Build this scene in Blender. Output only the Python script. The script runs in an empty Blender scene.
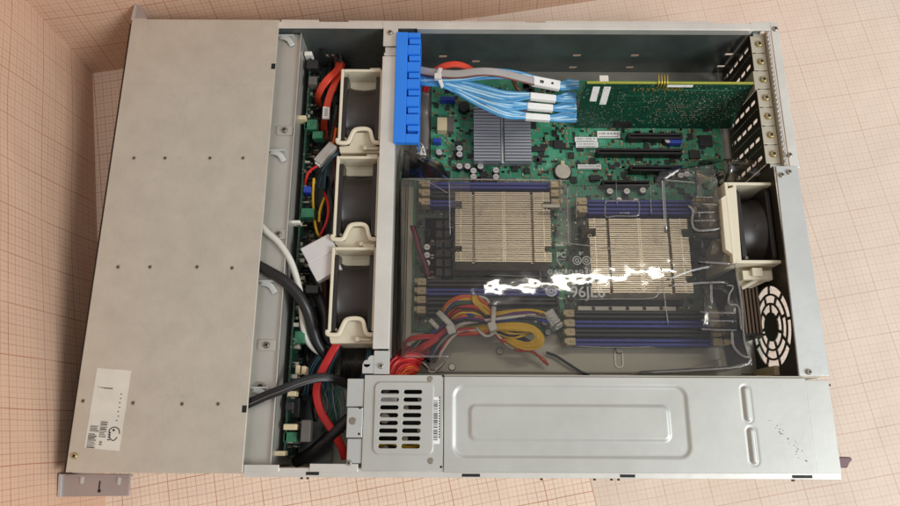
import bpy, bmesh, math, random
from mathutils import Vector, Matrix
random.seed(7)
PI = math.pi
scn = bpy.context.scene
col = scn.collection
# ------------------------------------------------------------ camera numbers (1 unit = 10 cm)
CAM = Vector((3.2429304, 0.2799234, 6.910195)); ROT = (0.2691631, -0.0012438, 0.0041803); FPX = 680.0
RM = Matrix.Rotation(ROT[2], 3, 'Z') @ Matrix.Rotation(ROT[1], 3, 'Y') @ Matrix.Rotation(ROT[0], 3, 'X')
def ray(px, py): return RM @ Vector((px-450, -(py-253), -FPX))
def U(px, py, z):                      # measured point of the photograph at a known height -> place in the scene
    d = ray(px, py); k = (z-CAM.z)/d.z
    return Vector((CAM.x+k*d.x, CAM.y+k*d.y, z))
def UX(px, py, x):
    d = ray(px, py); k = (x-CAM.x)/d.x
    return CAM+d*k
def UY(px, py, y):
    d = ray(px, py); k = (y-CAM.y)/d.y
    return CAM+d*k
# ------------------------------------------------------------ materials
def srgb(r, g, b):
    f = lambda c: (c/255/12.92 if c/255 <= .04045 else ((c/255+.055)/1.055)**2.4)
    return (f(r), f(g), f(b), 1)
MATS = {}
def nmat(name):
    m = bpy.data.materials.new(name); m.use_nodes = True
    nt = m.node_tree; return m, nt, nt.nodes['Principled BSDF']
def mat(name, rgb, rough=.5, metal=0., var=.08, vscale=3., bump=0., bscale=40., rvar=.0, coat=0., spec=.5, stretch=None, grime=0.):
    m, nt, b = nmat(name); N = nt.nodes; L = nt.links
    c = srgb(*rgb)
    tc = N.new('ShaderNodeTexCoord'); mp = N.new('ShaderNodeMapping'); L.new(tc.outputs['Object'], mp.inputs[0])
    if stretch: mp.inputs['Scale'].default_value = stretch
    nz = N.new('ShaderNodeTexNoise'); nz.inputs['Scale'].default_value = vscale; nz.inputs['Detail'].default_value = 6; nz.inputs['Roughness'].default_value = .6
    L.new(mp.outputs[0], nz.inputs['Vector'])
    mx = N.new('ShaderNodeMix'); mx.data_type = 'RGBA'
    mx.inputs['A'].default_value = [v*(1-var) for v in c[:3]]+[1]; mx.inputs['B'].default_value = [min(1, v*(1+var)) for v in c[:3]]+[1]
    mr = N.new('ShaderNodeMapRange'); mr.inputs['From Min'].default_value = .3; mr.inputs['From Max'].default_value = .7
    L.new(nz.outputs['Fac'], mr.inputs['Value']); L.new(mr.outputs[0], mx.inputs['Factor'])
    out = mx.outputs['Result']
    if grime:
        g = N.new('ShaderNodeTexNoise'); g.inputs['Scale'].default_value = 9; g.inputs['Detail'].default_value = 10; g.inputs['Roughness'].default_value = .75
        L.new(tc.outputs['Object'], g.inputs['Vector'])
        gr = N.new('ShaderNodeMapRange'); gr.inputs['From Min'].default_value = .58; gr.inputs['From Max'].default_value = .75; gr.inputs['To Max'].default_value = grime
        L.new(g.outputs['Fac'], gr.inputs['Value'])
        gm = N.new('ShaderNodeMix'); gm.data_type = 'RGBA'; gm.inputs['B'].default_value = [v*.55 for v in c[:3]]+[1]
        L.new(gr.outputs[0], gm.inputs['Factor']); L.new(out, gm.inputs['A']); out = gm.outputs['Result']
    L.new(out, b.inputs['Base Color'])
    b.inputs['Roughness'].default_value = rough; b.inputs['Metallic'].default_value = metal
    b.inputs['Specular IOR Level'].default_value = spec
    if coat: b.inputs['Coat Weight'].default_value = coat
    if rvar:
        rr = N.new('ShaderNodeMapRange'); rr.inputs['To Min'].default_value = max(0, rough-rvar); rr.inputs['To Max'].default_value = min(1, rough+rvar)
        L.new(nz.outputs['Fac'], rr.inputs['Value']); L.new(rr.outputs[0], b.inputs['Roughness'])
    if bump:
        bn = N.new('ShaderNodeTexNoise'); bn.inputs['Scale'].default_value = bscale; bn.inputs['Detail'].default_value = 4
        L.new(mp.outputs[0], bn.inputs['Vector'])
        bp = N.new('ShaderNodeBump'); bp.inputs['Strength'].default_value = bump; bp.inputs['Distance'].default_value = .02
        L.new(bn.outputs['Fac'], bp.inputs['Height']); L.new(bp.outputs[0], b.inputs['Normal'])
    MATS[name] = m; return m
M = MATS
mat('cover_steel', (199, 191, 175), .46, .40, .055, 5, .08, 30, .16, grime=.22)
mat('bright_steel', (198, 199, 194), .38, .45, .05, 1.5, .10, 9, .08, grime=.12)
mat('psu_steel', (191, 191, 183), .42, .35, .06, 1.8, .05, 9, .12, grime=.16)
mat('rail_steel', (222, 219, 210), .42, .55, .07, 3, .06, 14, .08)
mat('bay_steel', (192, 188, 178), .40, .55, .06, 2, .06, 8, .1)
mat('floor_steel', (176, 172, 158), .42, .55, .10, 2, .08, 9, .1, grime=.2)
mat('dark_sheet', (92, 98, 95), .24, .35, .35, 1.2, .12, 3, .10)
mat('rear_sheet', (62, 55, 47), .42, .4, .12, 4)
mat('black_slot', (14, 13, 12), .6)
mat('screw_steel', (190, 184, 170), .3, .8, .08)
mat('screw_brass', (196, 178, 130), .32, .7, .1)
mat('rivet', (150, 142, 126), .4, .6, .1)
mat('dark_edge', (40, 34, 28), .5, .1)
mat('ear_steel', (172, 160, 156), .42, .5, .06, 3, .05, 10)
mat('cream', (220, 210, 184), .5, 0, .05, 3, .03, 20, grime=.12)
mat('fan_black', (42, 36, 33), .32, 0, .15, 4, .03, 30)
mat('fan_glossy', (50, 44, 40), .40, 0, .15, 4)
mat('black_plastic', (24, 22, 21), .42, 0, .2, 6)
mat('slot_black', (26, 20, 19), .45, 0, .2, 6)
mat('dimm_blue', (52, 58, 150), .36, 0, .1, 6)
mat('dimm_dark', (40, 36, 38), .4, 0, .1, 6)
mat('latch', (206, 188, 150), .45, 0, .1, 5)
mat('comb_blue', (38, 128, 232), .40, 0, .05, 3, .02, 20)
mat('alu_gray', (158, 160, 166), .38, .5, .08, 3)
mat('alu_bright', (205, 206, 205), .3, .7, .05)
mat('fin', (228, 214, 190), .30, .5, .14, 6, 0, rvar=.1)
mat('fin_gap', (96, 80, 58), .5, .3, .1)
mat('cap_top', (206, 200, 196), .34, .55, .08)
mat('cap_body', (64, 46, 62), .4, 0, .1)
mat('chip', (38, 36, 36), .42, 0, .15, 8)
mat('choke', (62, 58, 54), .5, .1, .15, 8)
mat('tin', (190, 184, 168), .35, .6, .15, 9)
mat('tan_part', (150, 122, 86), .5, 0, .2, 9)
mat('white_plastic', (222, 216, 204), .42, 0, .05, 4)
mat('molex', (206, 200, 196), .38, 0, .05, 4)
mat('molex_gray', (166, 160, 152), .42, 0, .05, 4)
mat('tie', (214, 210, 202), .35, 0, .05, 4)
mat('connector_green', (50, 110, 80), .3, 0, .45, 14)
mat('connector_blue', (40, 62, 160), .4, 0, .1)
mat('board_edge', (170, 172, 70), .5, 0, .1)
mat('gold', (214, 186, 84), .35, .8, .1)
mat('w_red', (206, 40, 38), .38, 0, .08, 6)
mat('w_sata', (222, 70, 44), .40, 0, .08, 6)
mat('w_orange', (228, 104, 40), .4, 0, .08)
mat('w_yellow', (232, 186, 42), .4, 0, .08)
mat('w_black', (28, 27, 28), .38, 0, .2)
mat('w_purple', (104, 60, 120), .42, 0, .1)
mat('w_blue', (44, 62, 150), .42, 0, .1)
mat('w_green', (60, 104, 62), .42, 0, .1)
mat('w_brown', (112, 62, 44), .42, 0, .1)
mat('w_gray', (140, 138, 136), .42, 0, .1)
mat('w_white', (218, 214, 206), .4, 0, .06)
mat('w_cable_white', (206, 202, 190), .42, 0, .06)
mat('w_sas', (74, 146, 192), .34, 0, .10, 8)
mat('w_sas_pale', (168, 204, 222), .32, 0, .08, 8)
mat('w_teal', (66, 104, 122), .4, 0, .15, 8)
mat('ribbon_gray', (166, 160, 156), .42, 0, .06, 6)
mat('label_white', (240, 238, 232), .5, 0, .04, 6)
mat('label_old', (212, 206, 192), .55, 0, .07, 5, .05, 30, grime=.15)
mat('ink', (46, 42, 44), .6)
mat('lever', (112, 78, 82), .4, 0, .1)
mat('gray_plastic', (96, 90, 84), .4, 0, .1, 5)
mat('wood', (196, 178, 138), .5, 0, .1, 2, stretch=(1, 12, 1))
def pcb_mat(name, base, lite, spec_amt, scale=9.):
    m, nt, b = nmat(name); N = nt.nodes; L = nt.links
    tc = N.new('ShaderNodeTexCoord')
    v = N.new('ShaderNodeTexVoronoi'); v.distance = 'CHEBYCHEV'; v.inputs['Scale'].default_value = scale
    L.new(tc.outputs['Object'], v.inputs['Vector'])
    br = N.new('ShaderNodeTexBrick'); br.inputs['Scale'].default_value = scale*1.1; br.inputs['Mortar Size'].default_value = .035
    br.inputs['Color1'].default_value = (0, 0, 0, 1); br.inputs['Color2'].default_value = (.25, .25, .25, 1); br.inputs['Mortar'].default_value = (1, 1, 1, 1)
    wv = N.new('ShaderNodeTexWave'); wv.inputs['Scale'].default_value = 9; wv.inputs['Distortion'].default_value = 3; wv.inputs['Detail'].default_value = 1; wv.inputs['Detail Scale'].default_value = .6
    L.new(tc.outputs['Object'], wv.inputs['Vector']); L.new(tc.outputs['Object'], br.inputs['Vector'])
    a = N.new('ShaderNodeMix'); a.data_type = 'RGBA'; a.inputs['A'].default_value = srgb(*base); a.inputs['B'].default_value = srgb(*lite)
    cb = N.new('ShaderNodeMath'); cb.operation = 'MULTIPLY'
    L.new(v.outputs['Color'], cb.inputs[0]); cb.inputs[1].default_value = 1.0
    a2 = N.new('ShaderNodeMath'); a2.operation = 'MAXIMUM'; s1 = N.new('ShaderNodeMath'); s1.operation = 'MULTIPLY'; s1.inputs[1].default_value = .5
    L.new(wv.outputs['Fac'], s1.inputs[0]); L.new(cb.outputs[0], a2.inputs[0]); L.new(s1.outputs[0], a2.inputs[1])
    L.new(a2.outputs[0], a.inputs['Factor'])
    # silkscreen specks and pads
    n1 = N.new('ShaderNodeTexVoronoi'); n1.distance = 'MANHATTAN'; n1.inputs['Scale'].default_value = 34
    L.new(tc.outputs['Object'], n1.inputs['Vector'])
    n2 = N.new('ShaderNodeTexNoise'); n2.inputs['Scale'].default_value = 5; n2.inputs['Detail'].default_value = 3
    L.new(tc.outputs['Object'], n2.inputs['Vector'])
    t1 = N.new('ShaderNodeMath'); t1.operation = 'LESS_THAN'; t1.inputs[1].default_value = .28; L.new(n1.outputs['Distance'], t1.inputs[0])
    t2 = N.new('ShaderNodeMapRange'); t2.inputs['From Min'].default_value = .42; t2.inputs['From Max'].default_value = .54; t2.inputs['To Max'].default_value = spec_amt
    L.new(n2.outputs['Fac'], t2.inputs['Value'])
    t3 = N.new('ShaderNodeMath'); t3.operation = 'MULTIPLY'; L.new(t1.outputs[0], t3.inputs[0]); L.new(t2.outputs[0], t3.inputs[1])
    c = N.new('ShaderNodeMix'); c.data_type = 'RGBA'; c.inputs['B'].default_value = srgb(178, 190, 172)
    L.new(a.outputs['Result'], c.inputs['A']); L.new(t3.outputs[0], c.inputs['Factor'])
    L.new(c.outputs['Result'], b.inputs['Base Color'])
    b.inputs['Roughness'].default_value = .38
    M[name] = m
pcb_mat('pcb', (34, 118, 84), (84, 168, 130), 1.0, 11)
pcb_mat('pcb_card', (12, 54, 40), (22, 74, 54), .7, 12)
pcb_mat('pcb_back', (10, 36, 28), (24, 66, 48), .6, 12)
pcb_mat('pcb_brown', (72, 66, 50), (98, 92, 70), .6)
# clear polycarbonate: transparent body with a fresnel gloss and a slightly wavy surface
def clear_mat(name, tint, gl, bumps, scale, base=.06, rough=.07):
    m = bpy.data.materials.new(name); m.use_nodes = True; nt = m.node_tree; N = nt.nodes; L = nt.links; N.clear()
    o = N.new('ShaderNodeOutputMaterial'); mx = N.new('ShaderNodeMixShader'); t = N.new('ShaderNodeBsdfTransparent'); g = N.new('ShaderNodeBsdfGlossy')
    t.inputs[0].default_value = (*tint, 1); g.inputs['Roughness'].default_value = rough; g.inputs[0].default_value = (gl, gl, gl, 1)
    fr = N.new('ShaderNodeFresnel'); fr.inputs[0].default_value = 1.42
    ad = N.new('ShaderNodeMath'); ad.operation = 'ADD'; ad.use_clamp = True; ad.inputs[1].default_value = base
    tc = N.new('ShaderNodeTexCoord'); nz = N.new('ShaderNodeTexNoise'); nz.inputs['Scale'].default_value = scale; nz.inputs['Detail'].default_value = .5
    L.new(tc.outputs['Object'], nz.inputs['Vector'])
    bp = N.new('ShaderNodeBump'); bp.inputs['Strength'].default_value = bumps; bp.inputs['Distance'].default_value = .05
    L.new(nz.outputs['Fac'], bp.inputs['Height']); L.new(bp.outputs[0], g.inputs['Normal']); L.new(bp.outputs[0], fr.inputs['Normal'])
    L.new(fr.outputs[0], ad.inputs[0]); L.new(ad.outputs[0], mx.inputs[0]); L.new(t.outputs[0], mx.inputs[1]); L.new(g.outputs[0], mx.inputs[2]); L.new(mx.outputs[0], o.inputs[0])
    M[name] = m
clear_mat('clear', (.985, .975, .95), 1, .024, 9., .0, .04)
clear_mat('clear_rib', (.95, .93, .90), 1, .15, 5, .02, .12)
clear_mat('clear_edge', (.90, .88, .85), 1, .05, 5, .10, .25)
clear_mat('clear_curved', (.90, .87, .82), 1, .35, 5, .05, .12)
def paper_mat(name, base, line, fine, med, heavy, hcol=None, w=1.):
    m, nt, b = nmat(name); N = nt.nodes; L = nt.links
    tc = N.new('ShaderNodeTexCoord'); nz = N.new('ShaderNodeTexNoise'); nz.inputs['Scale'].default_value = .8; nz.inputs['Detail'].default_value = 2
    L.new(tc.outputs['Object'], nz.inputs['Vector'])
    wob = N.new('ShaderNodeVectorMath'); wob.operation = 'SCALE'; wob.inputs['Scale'].default_value = .05; L.new(nz.outputs['Color'], wob.inputs[0])
    ad = N.new('ShaderNodeVectorMath'); L.new(tc.outputs['Object'], ad.inputs[0]); L.new(wob.outputs[0], ad.inputs[1])
    sp = N.new('ShaderNodeSeparateXYZ'); L.new(ad.outputs[0], sp.inputs[0])
    def lines(period, width):
        outs = []
        for ax in (0, 1):
            d = N.new('ShaderNodeMath'); d.operation = 'PINGPONG'; d.inputs[1].default_value = period/2
            L.new(sp.outputs[ax], d.inputs[0])
            r = N.new('ShaderNodeMapRange'); r.inputs['From Min'].default_value = width*.5; r.inputs['From Max'].default_value = width*1.1
            r.inputs['To Min'].default_value = 1; r.inputs['To Max'].default_value = 0
            L.new(d.outputs[0], r.inputs['Value']); outs.append(r.outputs[0])
        mx = N.new('ShaderNodeMath'); mx.operation = 'MAXIMUM'; L.new(outs[0], mx.inputs[0]); L.new(outs[1], mx.inputs[1]); return mx.outputs[0]
    cur = None
    big = N.new('ShaderNodeTexNoise'); big.inputs['Scale'].default_value = .6; big.inputs['Detail'].default_value = 4; L.new(tc.outputs['Object'], big.inputs['Vector'])
    bm_ = N.new('ShaderNodeMix'); bm_.data_type = 'RGBA'; c = srgb(*base)
    bm_.inputs['A'].default_value = [v*.95 for v in c[:3]]+[1]; bm_.inputs['B'].default_value = [min(1, v*1.05) for v in c[:3]]+[1]; L.new(big.outputs['Fac'], bm_.inputs['Factor'])
    cur = bm_.outputs['Result']
    fade = N.new('ShaderNodeTexNoise'); fade.inputs['Scale'].default_value = 3.; fade.inputs['Detail'].default_value = 3; L.new(tc.outputs['Object'], fade.inputs['Vector'])
    for per, wd, k, cc in ((.0443, .0035*w, fine, line), (.0886*1, .0045*w, med, line), (.443, .006*w, heavy, hcol or line)):
        ln = lines(per, wd)
        mu = N.new('ShaderNodeMath'); mu.operation = 'MULTIPLY'; L.new(ln, mu.inputs[0])
        f2 = N.new('ShaderNodeMapRange'); f2.inputs['From Min'].default_value = .3; f2.inputs['From Max'].default_value = .7; f2.inputs['To Min'].default_value = k*.55; f2.inputs['To Max'].default_value = k*1.15
        L.new(fade.outputs['Fac'], f2.inputs['Value']); L.new(f2.outputs[0], mu.inputs[1])
        mm = N.new('ShaderNodeMix'); mm.data_type = 'RGBA'; L.new(cur, mm.inputs['A']); mm.inputs['B'].default_value = srgb(*cc); L.new(mu.outputs[0], mm.inputs['Factor']); cur = mm.outputs['Result']
    L.new(cur, b.inputs['Base Color']); b.inputs['Roughness'].default_value = .62; b.inputs['Specular IOR Level'].default_value = .25
    bn = N.new('ShaderNodeTexNoise'); bn.inputs['Scale'].default_value = 1.1; bn.inputs['Detail'].default_value = 2; L.new(tc.outputs['Object'], bn.inputs['Vector'])
    bp = N.new('ShaderNodeBump'); bp.inputs['Strength'].default_value = .5; bp.inputs['Distance'].default_value = .12; L.new(bn.outputs['Fac'], bp.inputs['Height']); L.new(bp.outputs[0], b.inputs['Normal'])
    M[name] = m
paper_mat('paper_pale', (224, 204, 186), (190, 156, 130), .26, .36, .42, (184, 140, 112), .85)
paper_mat('paper_left', (235, 211, 190), (176, 130, 96), .34, .50, .52, (178, 108, 66), .95)
paper_mat('paper_wall', (210, 173, 146), (158, 108, 80), .32, .45, .55, (160, 82, 54), .9)
# ------------------------------------------------------------ object helpers
def tag(o, label=None, cat=None, group=None, kind=None):
    if label: o['label'] = label
    if cat: o['category'] = cat
    if group: o['group'] = group
    if kind: o['kind'] = kind
    return o
def thing(name, label, cat, loc=(0, 0, 0), group=None):
    o = bpy.data.objects.new(name, None); o.empty_display_size = .1; col.objects.link(o); o.location = loc
    return tag(o, label, cat, group)
def origin(o):
    v = Vector((0, 0, 0))
    while o: v += o.location; o = o.parent
    return v
class MB:
    def __init__(s): s.bm = bmesh.new(); s.i = 0; s.mats = []
    def use(s, name):
        if name not in s.mats: s.mats.append(name)
        s.i = s.mats.index(name); return s
    def _f(s, fs):
        for f in fs: f.material_index = s.i
    def face(s, pts):
        f = s.bm.faces.new([s.bm.verts.new(p) for p in pts]); f.material_index = s.i; return f
    def box(s, x0, x1, y0, y1, z0, z1, mtx=None):
        v = [s.bm.verts.new(mtx @ Vector(p) if mtx else p) for p in ((x0, y0, z0), (x1, y0, z0), (x1, y1, z0), (x0, y1, z0), (x0, y0, z1), (x1, y0, z1), (x1, y1, z1), (x0, y1, z1))]
        for q in ((3, 2, 1, 0), (4, 5, 6, 7), (0, 1, 5, 4), (1, 2, 6, 5), (2, 3, 7, 6), (3, 0, 4, 7)):
            f = s.bm.faces.new([v[k] for k in q]); f.material_index = s.i
        return s
    def prism(s, pts, z0, z1):          # pts = xy list counter clockwise or not
        n = len(pts); lo = [s.bm.verts.new((p[0], p[1], z0)) for p in pts]; hi = [s.bm.verts.new((p[0], p[1], z1)) for p in pts]
        fs = [s.bm.faces.new(lo[::-1]), s.bm.faces.new(hi)]
        for k in range(n): fs.append(s.bm.faces.new((lo[k], lo[(k+1) % n], hi[(k+1) % n], hi[k])))
        s._f(fs); return s
    def slab(s, pts3, t):               # 3d polygon with thickness t downward
        return s.solid([Vector(p) for p in pts3], [Vector(p)-Vector((0, 0, t)) for p in pts3])
    def solid(s, top, bot):
        n = len(top); hi = [s.bm.verts.new(p) for p in top]; lo = [s.bm.verts.new(p) for p in bot]
        fs = [s.bm.faces.new(lo[::-1]), s.bm.faces.new(hi)]
        for k in range(n): fs.append(s.bm.faces.new((lo[k], lo[(k+1) % n], hi[(k+1) % n], hi[k])))
        s._f(fs); return s
    def cyl(s, c, r, h, axis='Z', n=20, r2=None, caps=True, smooth=True):   # centre of base c
        r2 = r if r2 is None else r2
        def P(a, rr, t):
            u, v = math.cos(a)*rr, math.sin(a)*rr
            return {'Z': (c[0]+u, c[1]+v, c[2]+t), 'X': (c[0]+t, c[1]+u, c[2]+v), 'Y': (c[0]+u, c[1]+t, c[2]+v)}[axis]
        lo = [s.bm.verts.new(P(2*PI*k/n, r, 0)) for k in range(n)]; hi = [s.bm.verts.new(P(2*PI*k/n, r2, h)) for k in range(n)]
        fs = [s.bm.faces.new((lo[k], lo[(k+1) % n], hi[(k+1) % n], hi[k])) for k in range(n)]
        for f in fs: f.smooth = smooth
        if caps: fs += [s.bm.faces.new(lo[::-1]), s.bm.faces.new(hi)]
        s._f(fs); return s
    def tube(s, pts, r, n=8, sub=6, flat=None, up=Vector((0, 0, 1)), closed=False):
        P = smooth_path(pts, sub); rings = []
        prev = None
        for k, p in enumerate(P):
            t = (P[min(k+1, len(P)-1)]-P[max(k-1, 0)])
            if t.length < 1e-7: t = Vector((1, 0, 0))
            t.normalize(); side = t.cross(up)
            if side.length < 1e-3: side = prev or Vector((1, 0, 0))
            side.normalize()
            if prev and side.dot(prev) < 0 and not flat: side = -side
            prev = side; nn = side.cross(t).normalized()
            a_, b_ = (flat if flat else (r, r))
            ring = []
            for j in range(n):
                a = 2*PI*j/n
                ca, sa = math.cos(a), math.sin(a)
                if flat: ca = math.copysign(abs(ca)**.5, ca); sa = math.copysign(abs(sa)**.5, sa)
                ring.append(s.bm.verts.new(p+side*a_*ca+nn*b_*sa))
            rings.append(ring)
        fs = []
        for k in range(len(rings)-1):
            for j in range(n): fs.append(s.bm.faces.new((rings[k][j], rings[k][(j+1) % n], rings[k+1][(j+1) % n], rings[k+1][j])))
        for f in fs: f.smooth = True
        fs += [s.bm.faces.new(rings[0][::-1]), s.bm.faces.new(rings[-1])]
        s._f(fs); return s
    def build(s, name, m=None, parent=None, bevel=0., label=None, seg=2, kind=None):
        if m and not s.mats: s.mats = [m]
        bmesh.ops.recalc_face_normals(s.bm, faces=s.bm.faces)
        if parent is not None:
            bmesh.ops.translate(s.bm, vec=-origin(parent), verts=s.bm.verts)
        me = bpy.data.meshes.new(name); s.bm.to_mesh(me); s.bm.free()
        for k in s.mats: me.materials.append(M[k])
        o = bpy.data.objects.new(name, me); col.objects.link(o)
        if parent is not None: o.parent = parent
        if bevel:
            b = o.modifiers.new('bevel', 'BEVEL'); b.width = bevel; b.segments = seg; b.limit_method = 'ANGLE'; b.angle_limit = math.radians(40)
        if label: o['label'] = label
        if kind: o['kind'] = kind
        return o
def smooth_path(pts, sub):
    P = [Vector(p) for p in pts]
    if len(P) == 2: return [P[0].lerp(P[1], k/4) for k in range(5)]
    Q = [P[0]*2-P[1]]+P+[P[-1]*2-P[-2]]; out = []
    for k in range(1, len(Q)-2):
        a, b, c, d = Q[k-1:k+3]
        for j in range(sub):
            t = j/sub
            out.append(.5*((2*b)+(c-a)*t+(2*a-5*b+4*c-d)*t*t+(3*b-a-3*c+d)*t**3))
    out.append(P[-1]); return out
def W(*pts): return [U(*p) for p in pts]
def rrect(x0, x1, y0, y1, r, n=5):
    out = []
    for cx, cy, a0 in ((x1-r, y1-r, 0), (x0+r, y1-r, 90), (x0+r, y0+r, 180), (x1-r, y0+r, 270)):
        for k in range(n+1):
            a = math.radians(a0+90*k/n); out.append((cx+r*math.cos(a), cy+r*math.sin(a)))
    return out
def plate(name, loops, t, m, parent, mtx, bevel=0., label=None, extra=None):
    """flat sheet with real holes: first loop outside, the others holes"""
    cu = bpy.data.curves.new(name, 'CURVE'); cu.dimensions = '2D'; cu.fill_mode = 'BOTH'; cu.extrude = t/2; cu.bevel_depth = bevel; cu.bevel_resolution = 1
    for lp in loops:
        sp = cu.splines.new('POLY'); sp.points.add(len(lp)-1); sp.use_cyclic_u = True
        for k, p in enumerate(lp): sp.points[k].co = (p[0], p[1], 0, 1)
    o = bpy.data.objects.new('tmp', cu); col.objects.link(o)
    dg = bpy.context.evaluated_depsgraph_get(); dg.update()
    me = bpy.data.meshes.new_from_object(o.evaluated_get(dg)); bpy.data.objects.remove(o)
    me.transform(mtx)
    if parent is not None: me.transform(Matrix.Translation(-origin(parent)))
    me.materials.clear(); me.materials.append(M[m]); me.name = name
    o = bpy.data.objects.new(name, me); col.objects.link(o)
    if parent is not None: o.parent = parent
    if label: o['label'] = label
    return o
def flatZ(z): return Matrix.Translation((0, 0, z))
YZ = lambda x: Matrix(((0, 0, 1, x), (1, 0, 0, 0), (0, 1, 0, 0), (0, 0, 0, 1)))      # (u,v) -> (y,z) at x
XZ = lambda y: Matrix(((1, 0, 0, 0), (0, 0, -1, y), (0, 1, 0, 0), (0, 0, 0, 1)))     # (u,v) -> (x,z) at y
def screw(c, r, parent, m='screw_steel', name='screw'):
    b = MB().use(m); x, y, z = c
    b.cyl((x, y, z-.01), r, .018, n=18); b.cyl((x, y, z+.008), r, .010, n=18, r2=r*.72)
    b.use('black_slot'); w = r*.18; a = random.random()*1.5
    for k in (0, 1):
        mt = Matrix.Translation((x, y, z)) @ Matrix.Rotation(a+k*PI/2, 4, 'Z')
        b.box(-r*.55, r*.55, -w, w, .012, .0195+k*.0006, mt)
    return b.build(name, None, parent)
def pbox(b, px0, py0, px1, py1, z0, z1):      # box whose top face covers the measured rectangle
    a, c = U(px0, py1, z1), U(px1, py0, z1)
    b.box(min(a.x, c.x), max(a.x, c.x), min(a.y, c.y), max(a.y, c.y), z0, z1); return b

# ============================================================ SETTING
ang = math.radians(9.75)
KX, KY = -.82, 4.28
def wall_obj(name, m, w, h, mtx, label=None, nx=40, ny=12, amp=.02, seed=0):
    bm = bmesh.new(); rnd = random.Random(seed)
    ph = [rnd.random()*6 for _ in range(6)]
    vs = [[bm.verts.new((w*i/nx, h*j/ny, amp*(math.sin(w*i/nx*1.3+ph[0]+.7*h*j/ny)+.6*math.sin(2.3*w*i/nx+ph[1])*math.sin(1.7*h*j/ny+ph[2]))*min(1, j/2)*min(1, i/3))) for j in range(ny+1)] for i in range(nx+1)]
    for i in range(nx):
        for j in range(ny):
            f = bm.faces.new((vs[i][j], vs[i+1][j], vs[i+1][j+1], vs[i][j+1])); f.smooth = True
    me = bpy.data.meshes.new(name); bm.to_mesh(me); bm.free(); me.materials.append(M[m])
    o = bpy.data.objects.new(name, me); col.objects.link(o); o.matrix_world = mtx
    return o
R9 = Matrix.Rotation(ang, 4, 'Z')
K = Matrix.Translation((KX, KY, 0)) @ R9
b = MB().box(-6, 16, -8, 14, -.3, -.006); tag(b.build('tabletop', 'wood'), kind='structure')
wb = wall_obj('wall_back', 'paper_wall', 9.0, 2.6, K @ Matrix.Translation((-.6, 0, 0)) @ Matrix.Rotation(math.radians(90-9.6), 4, 'X'), seed=2, amp=.010); tag(wb, kind='structure')
wl = wall_obj('wall_left', 'paper_wall', 9, 3.0, K @ Matrix.Rotation(-PI/2, 4, 'Z') @ Matrix.Translation((-.6, 0, 0)) @ Matrix.Rotation(math.radians(95.7), 4, 'X'), seed=5, amp=.022); tag(wl, kind='structure')
def sheet(name, m, lx, ly, mtx, label, seed, amp, nx=40, ny=40, z=0.004):
    amp *= .4
    o = wall_obj(name, m, lx, ly, mtx, nx=nx, ny=ny, amp=amp, seed=seed)
    return tag(o, label, 'paper', 'sheets of graph paper lining the tabletop')
# right sheet: lower layer; its grid runs with the wall
ex = U(893, 2, 0)
sheet('graph_paper', 'paper_pale', 9.4, 10.5, K @ Matrix.Translation((0, -10.5, .004)), 'pale pink graph paper lying flat right of and behind the server', 11, .004)
P0 = U(588, 470, 0)
sheet('graph_paper', 'paper_left', 5.3, 10.4, Matrix.Translation((P0.x, P0.y, .012)) @ Matrix.Rotation(math.radians(11.5), 4, 'Z') @ Matrix.Translation((-5.3, -4.6, 0)), 'graph paper with strong orange lines under the front half of the server', 3, .003)

# ============================================================ CHASSIS
H = .88; LX = 6.5; LY = 4.37
ch = thing('server_chassis', 'open grey steel rack server case lying on graph paper', 'server case', (LX/2, LY/2, .0))
MB().box(.02, 6.40, .03, 4.31, .02, .035).build('floor_pan', 'floor_steel', ch)
def pillh(cx, cy, w, h, n=5): return rrect(cx-w/2, cx+w/2, cy-h/2, cy+h/2, min(w, h)*.49, n)
# far wall with lit openings
fy = 4.315
holes = []
for px, py in ((443, 56), (577, 55), (573, 67), (635, 55), (630, 67), (729, 54), (721, 66), (330, 55), (476, 61)):
    p = UY(px, py, fy); holes.append(rrect(p.x-.045, p.x+.045, p.z-.022, p.z+.022, .012, 2))
p = UY(565, 77, fy)
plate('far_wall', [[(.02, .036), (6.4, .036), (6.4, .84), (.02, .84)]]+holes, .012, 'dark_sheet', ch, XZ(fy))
b = MB(); b.box(1.5, 2.55, 4.30, 4.375, .865, .88); b.box(2.55, 6.33, 4.30, 4.375, .868, .883); b.box(2.9, 6.3, 4.292, 4.302, .80, .883)
b.build('top_rim', 'rail_steel', ch, .004)
b = MB(); b.box(1.52, 1.9, 4.375, 4.40, .80, .875); b.box(2.2, 4.0, 4.375, 4.395, .80, .872); b.box(4.2, 5.9, 4.375, 4.40, .80, .876); b.build('top_rim', 'rail_steel', ch, .003)
# near wall and its stepped rim
b = MB(); b.box(.02, 6.5, .0, .015, .036, .80); b.build('near_wall', 'rail_steel', ch)
b = MB(); b.box(1.5, 6.57, -.026, .050, .838, .850); b.box(1.50, 1.80, .020, .075, .850, .862); b.box(2.06, 2.47, .020, .085, .850, .863)
b.build('near_rim', 'rail_steel', ch, .004)
for a, c in ((306, 319), (462, 480), (620, 635), (792, 812)):
    p, q = U(a, 470, .86), U(c, 470, .86); b = MB(); b.box(p.x, q.x, -.016, .008, .848, .853) if a > 330 else b.box(p.x, q.x, -.008, .018, .848, .853); b.build('rim_slot', 'black_slot', ch)
for a in (302, 308, 541, 594, 611, 618, 792):
    p = U(a, 479, .8); MB().box(p.x-.009, p.x+.009, -.043, -.024, .80, .830).build('rim_tab', 'dark_edge', ch)
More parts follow.
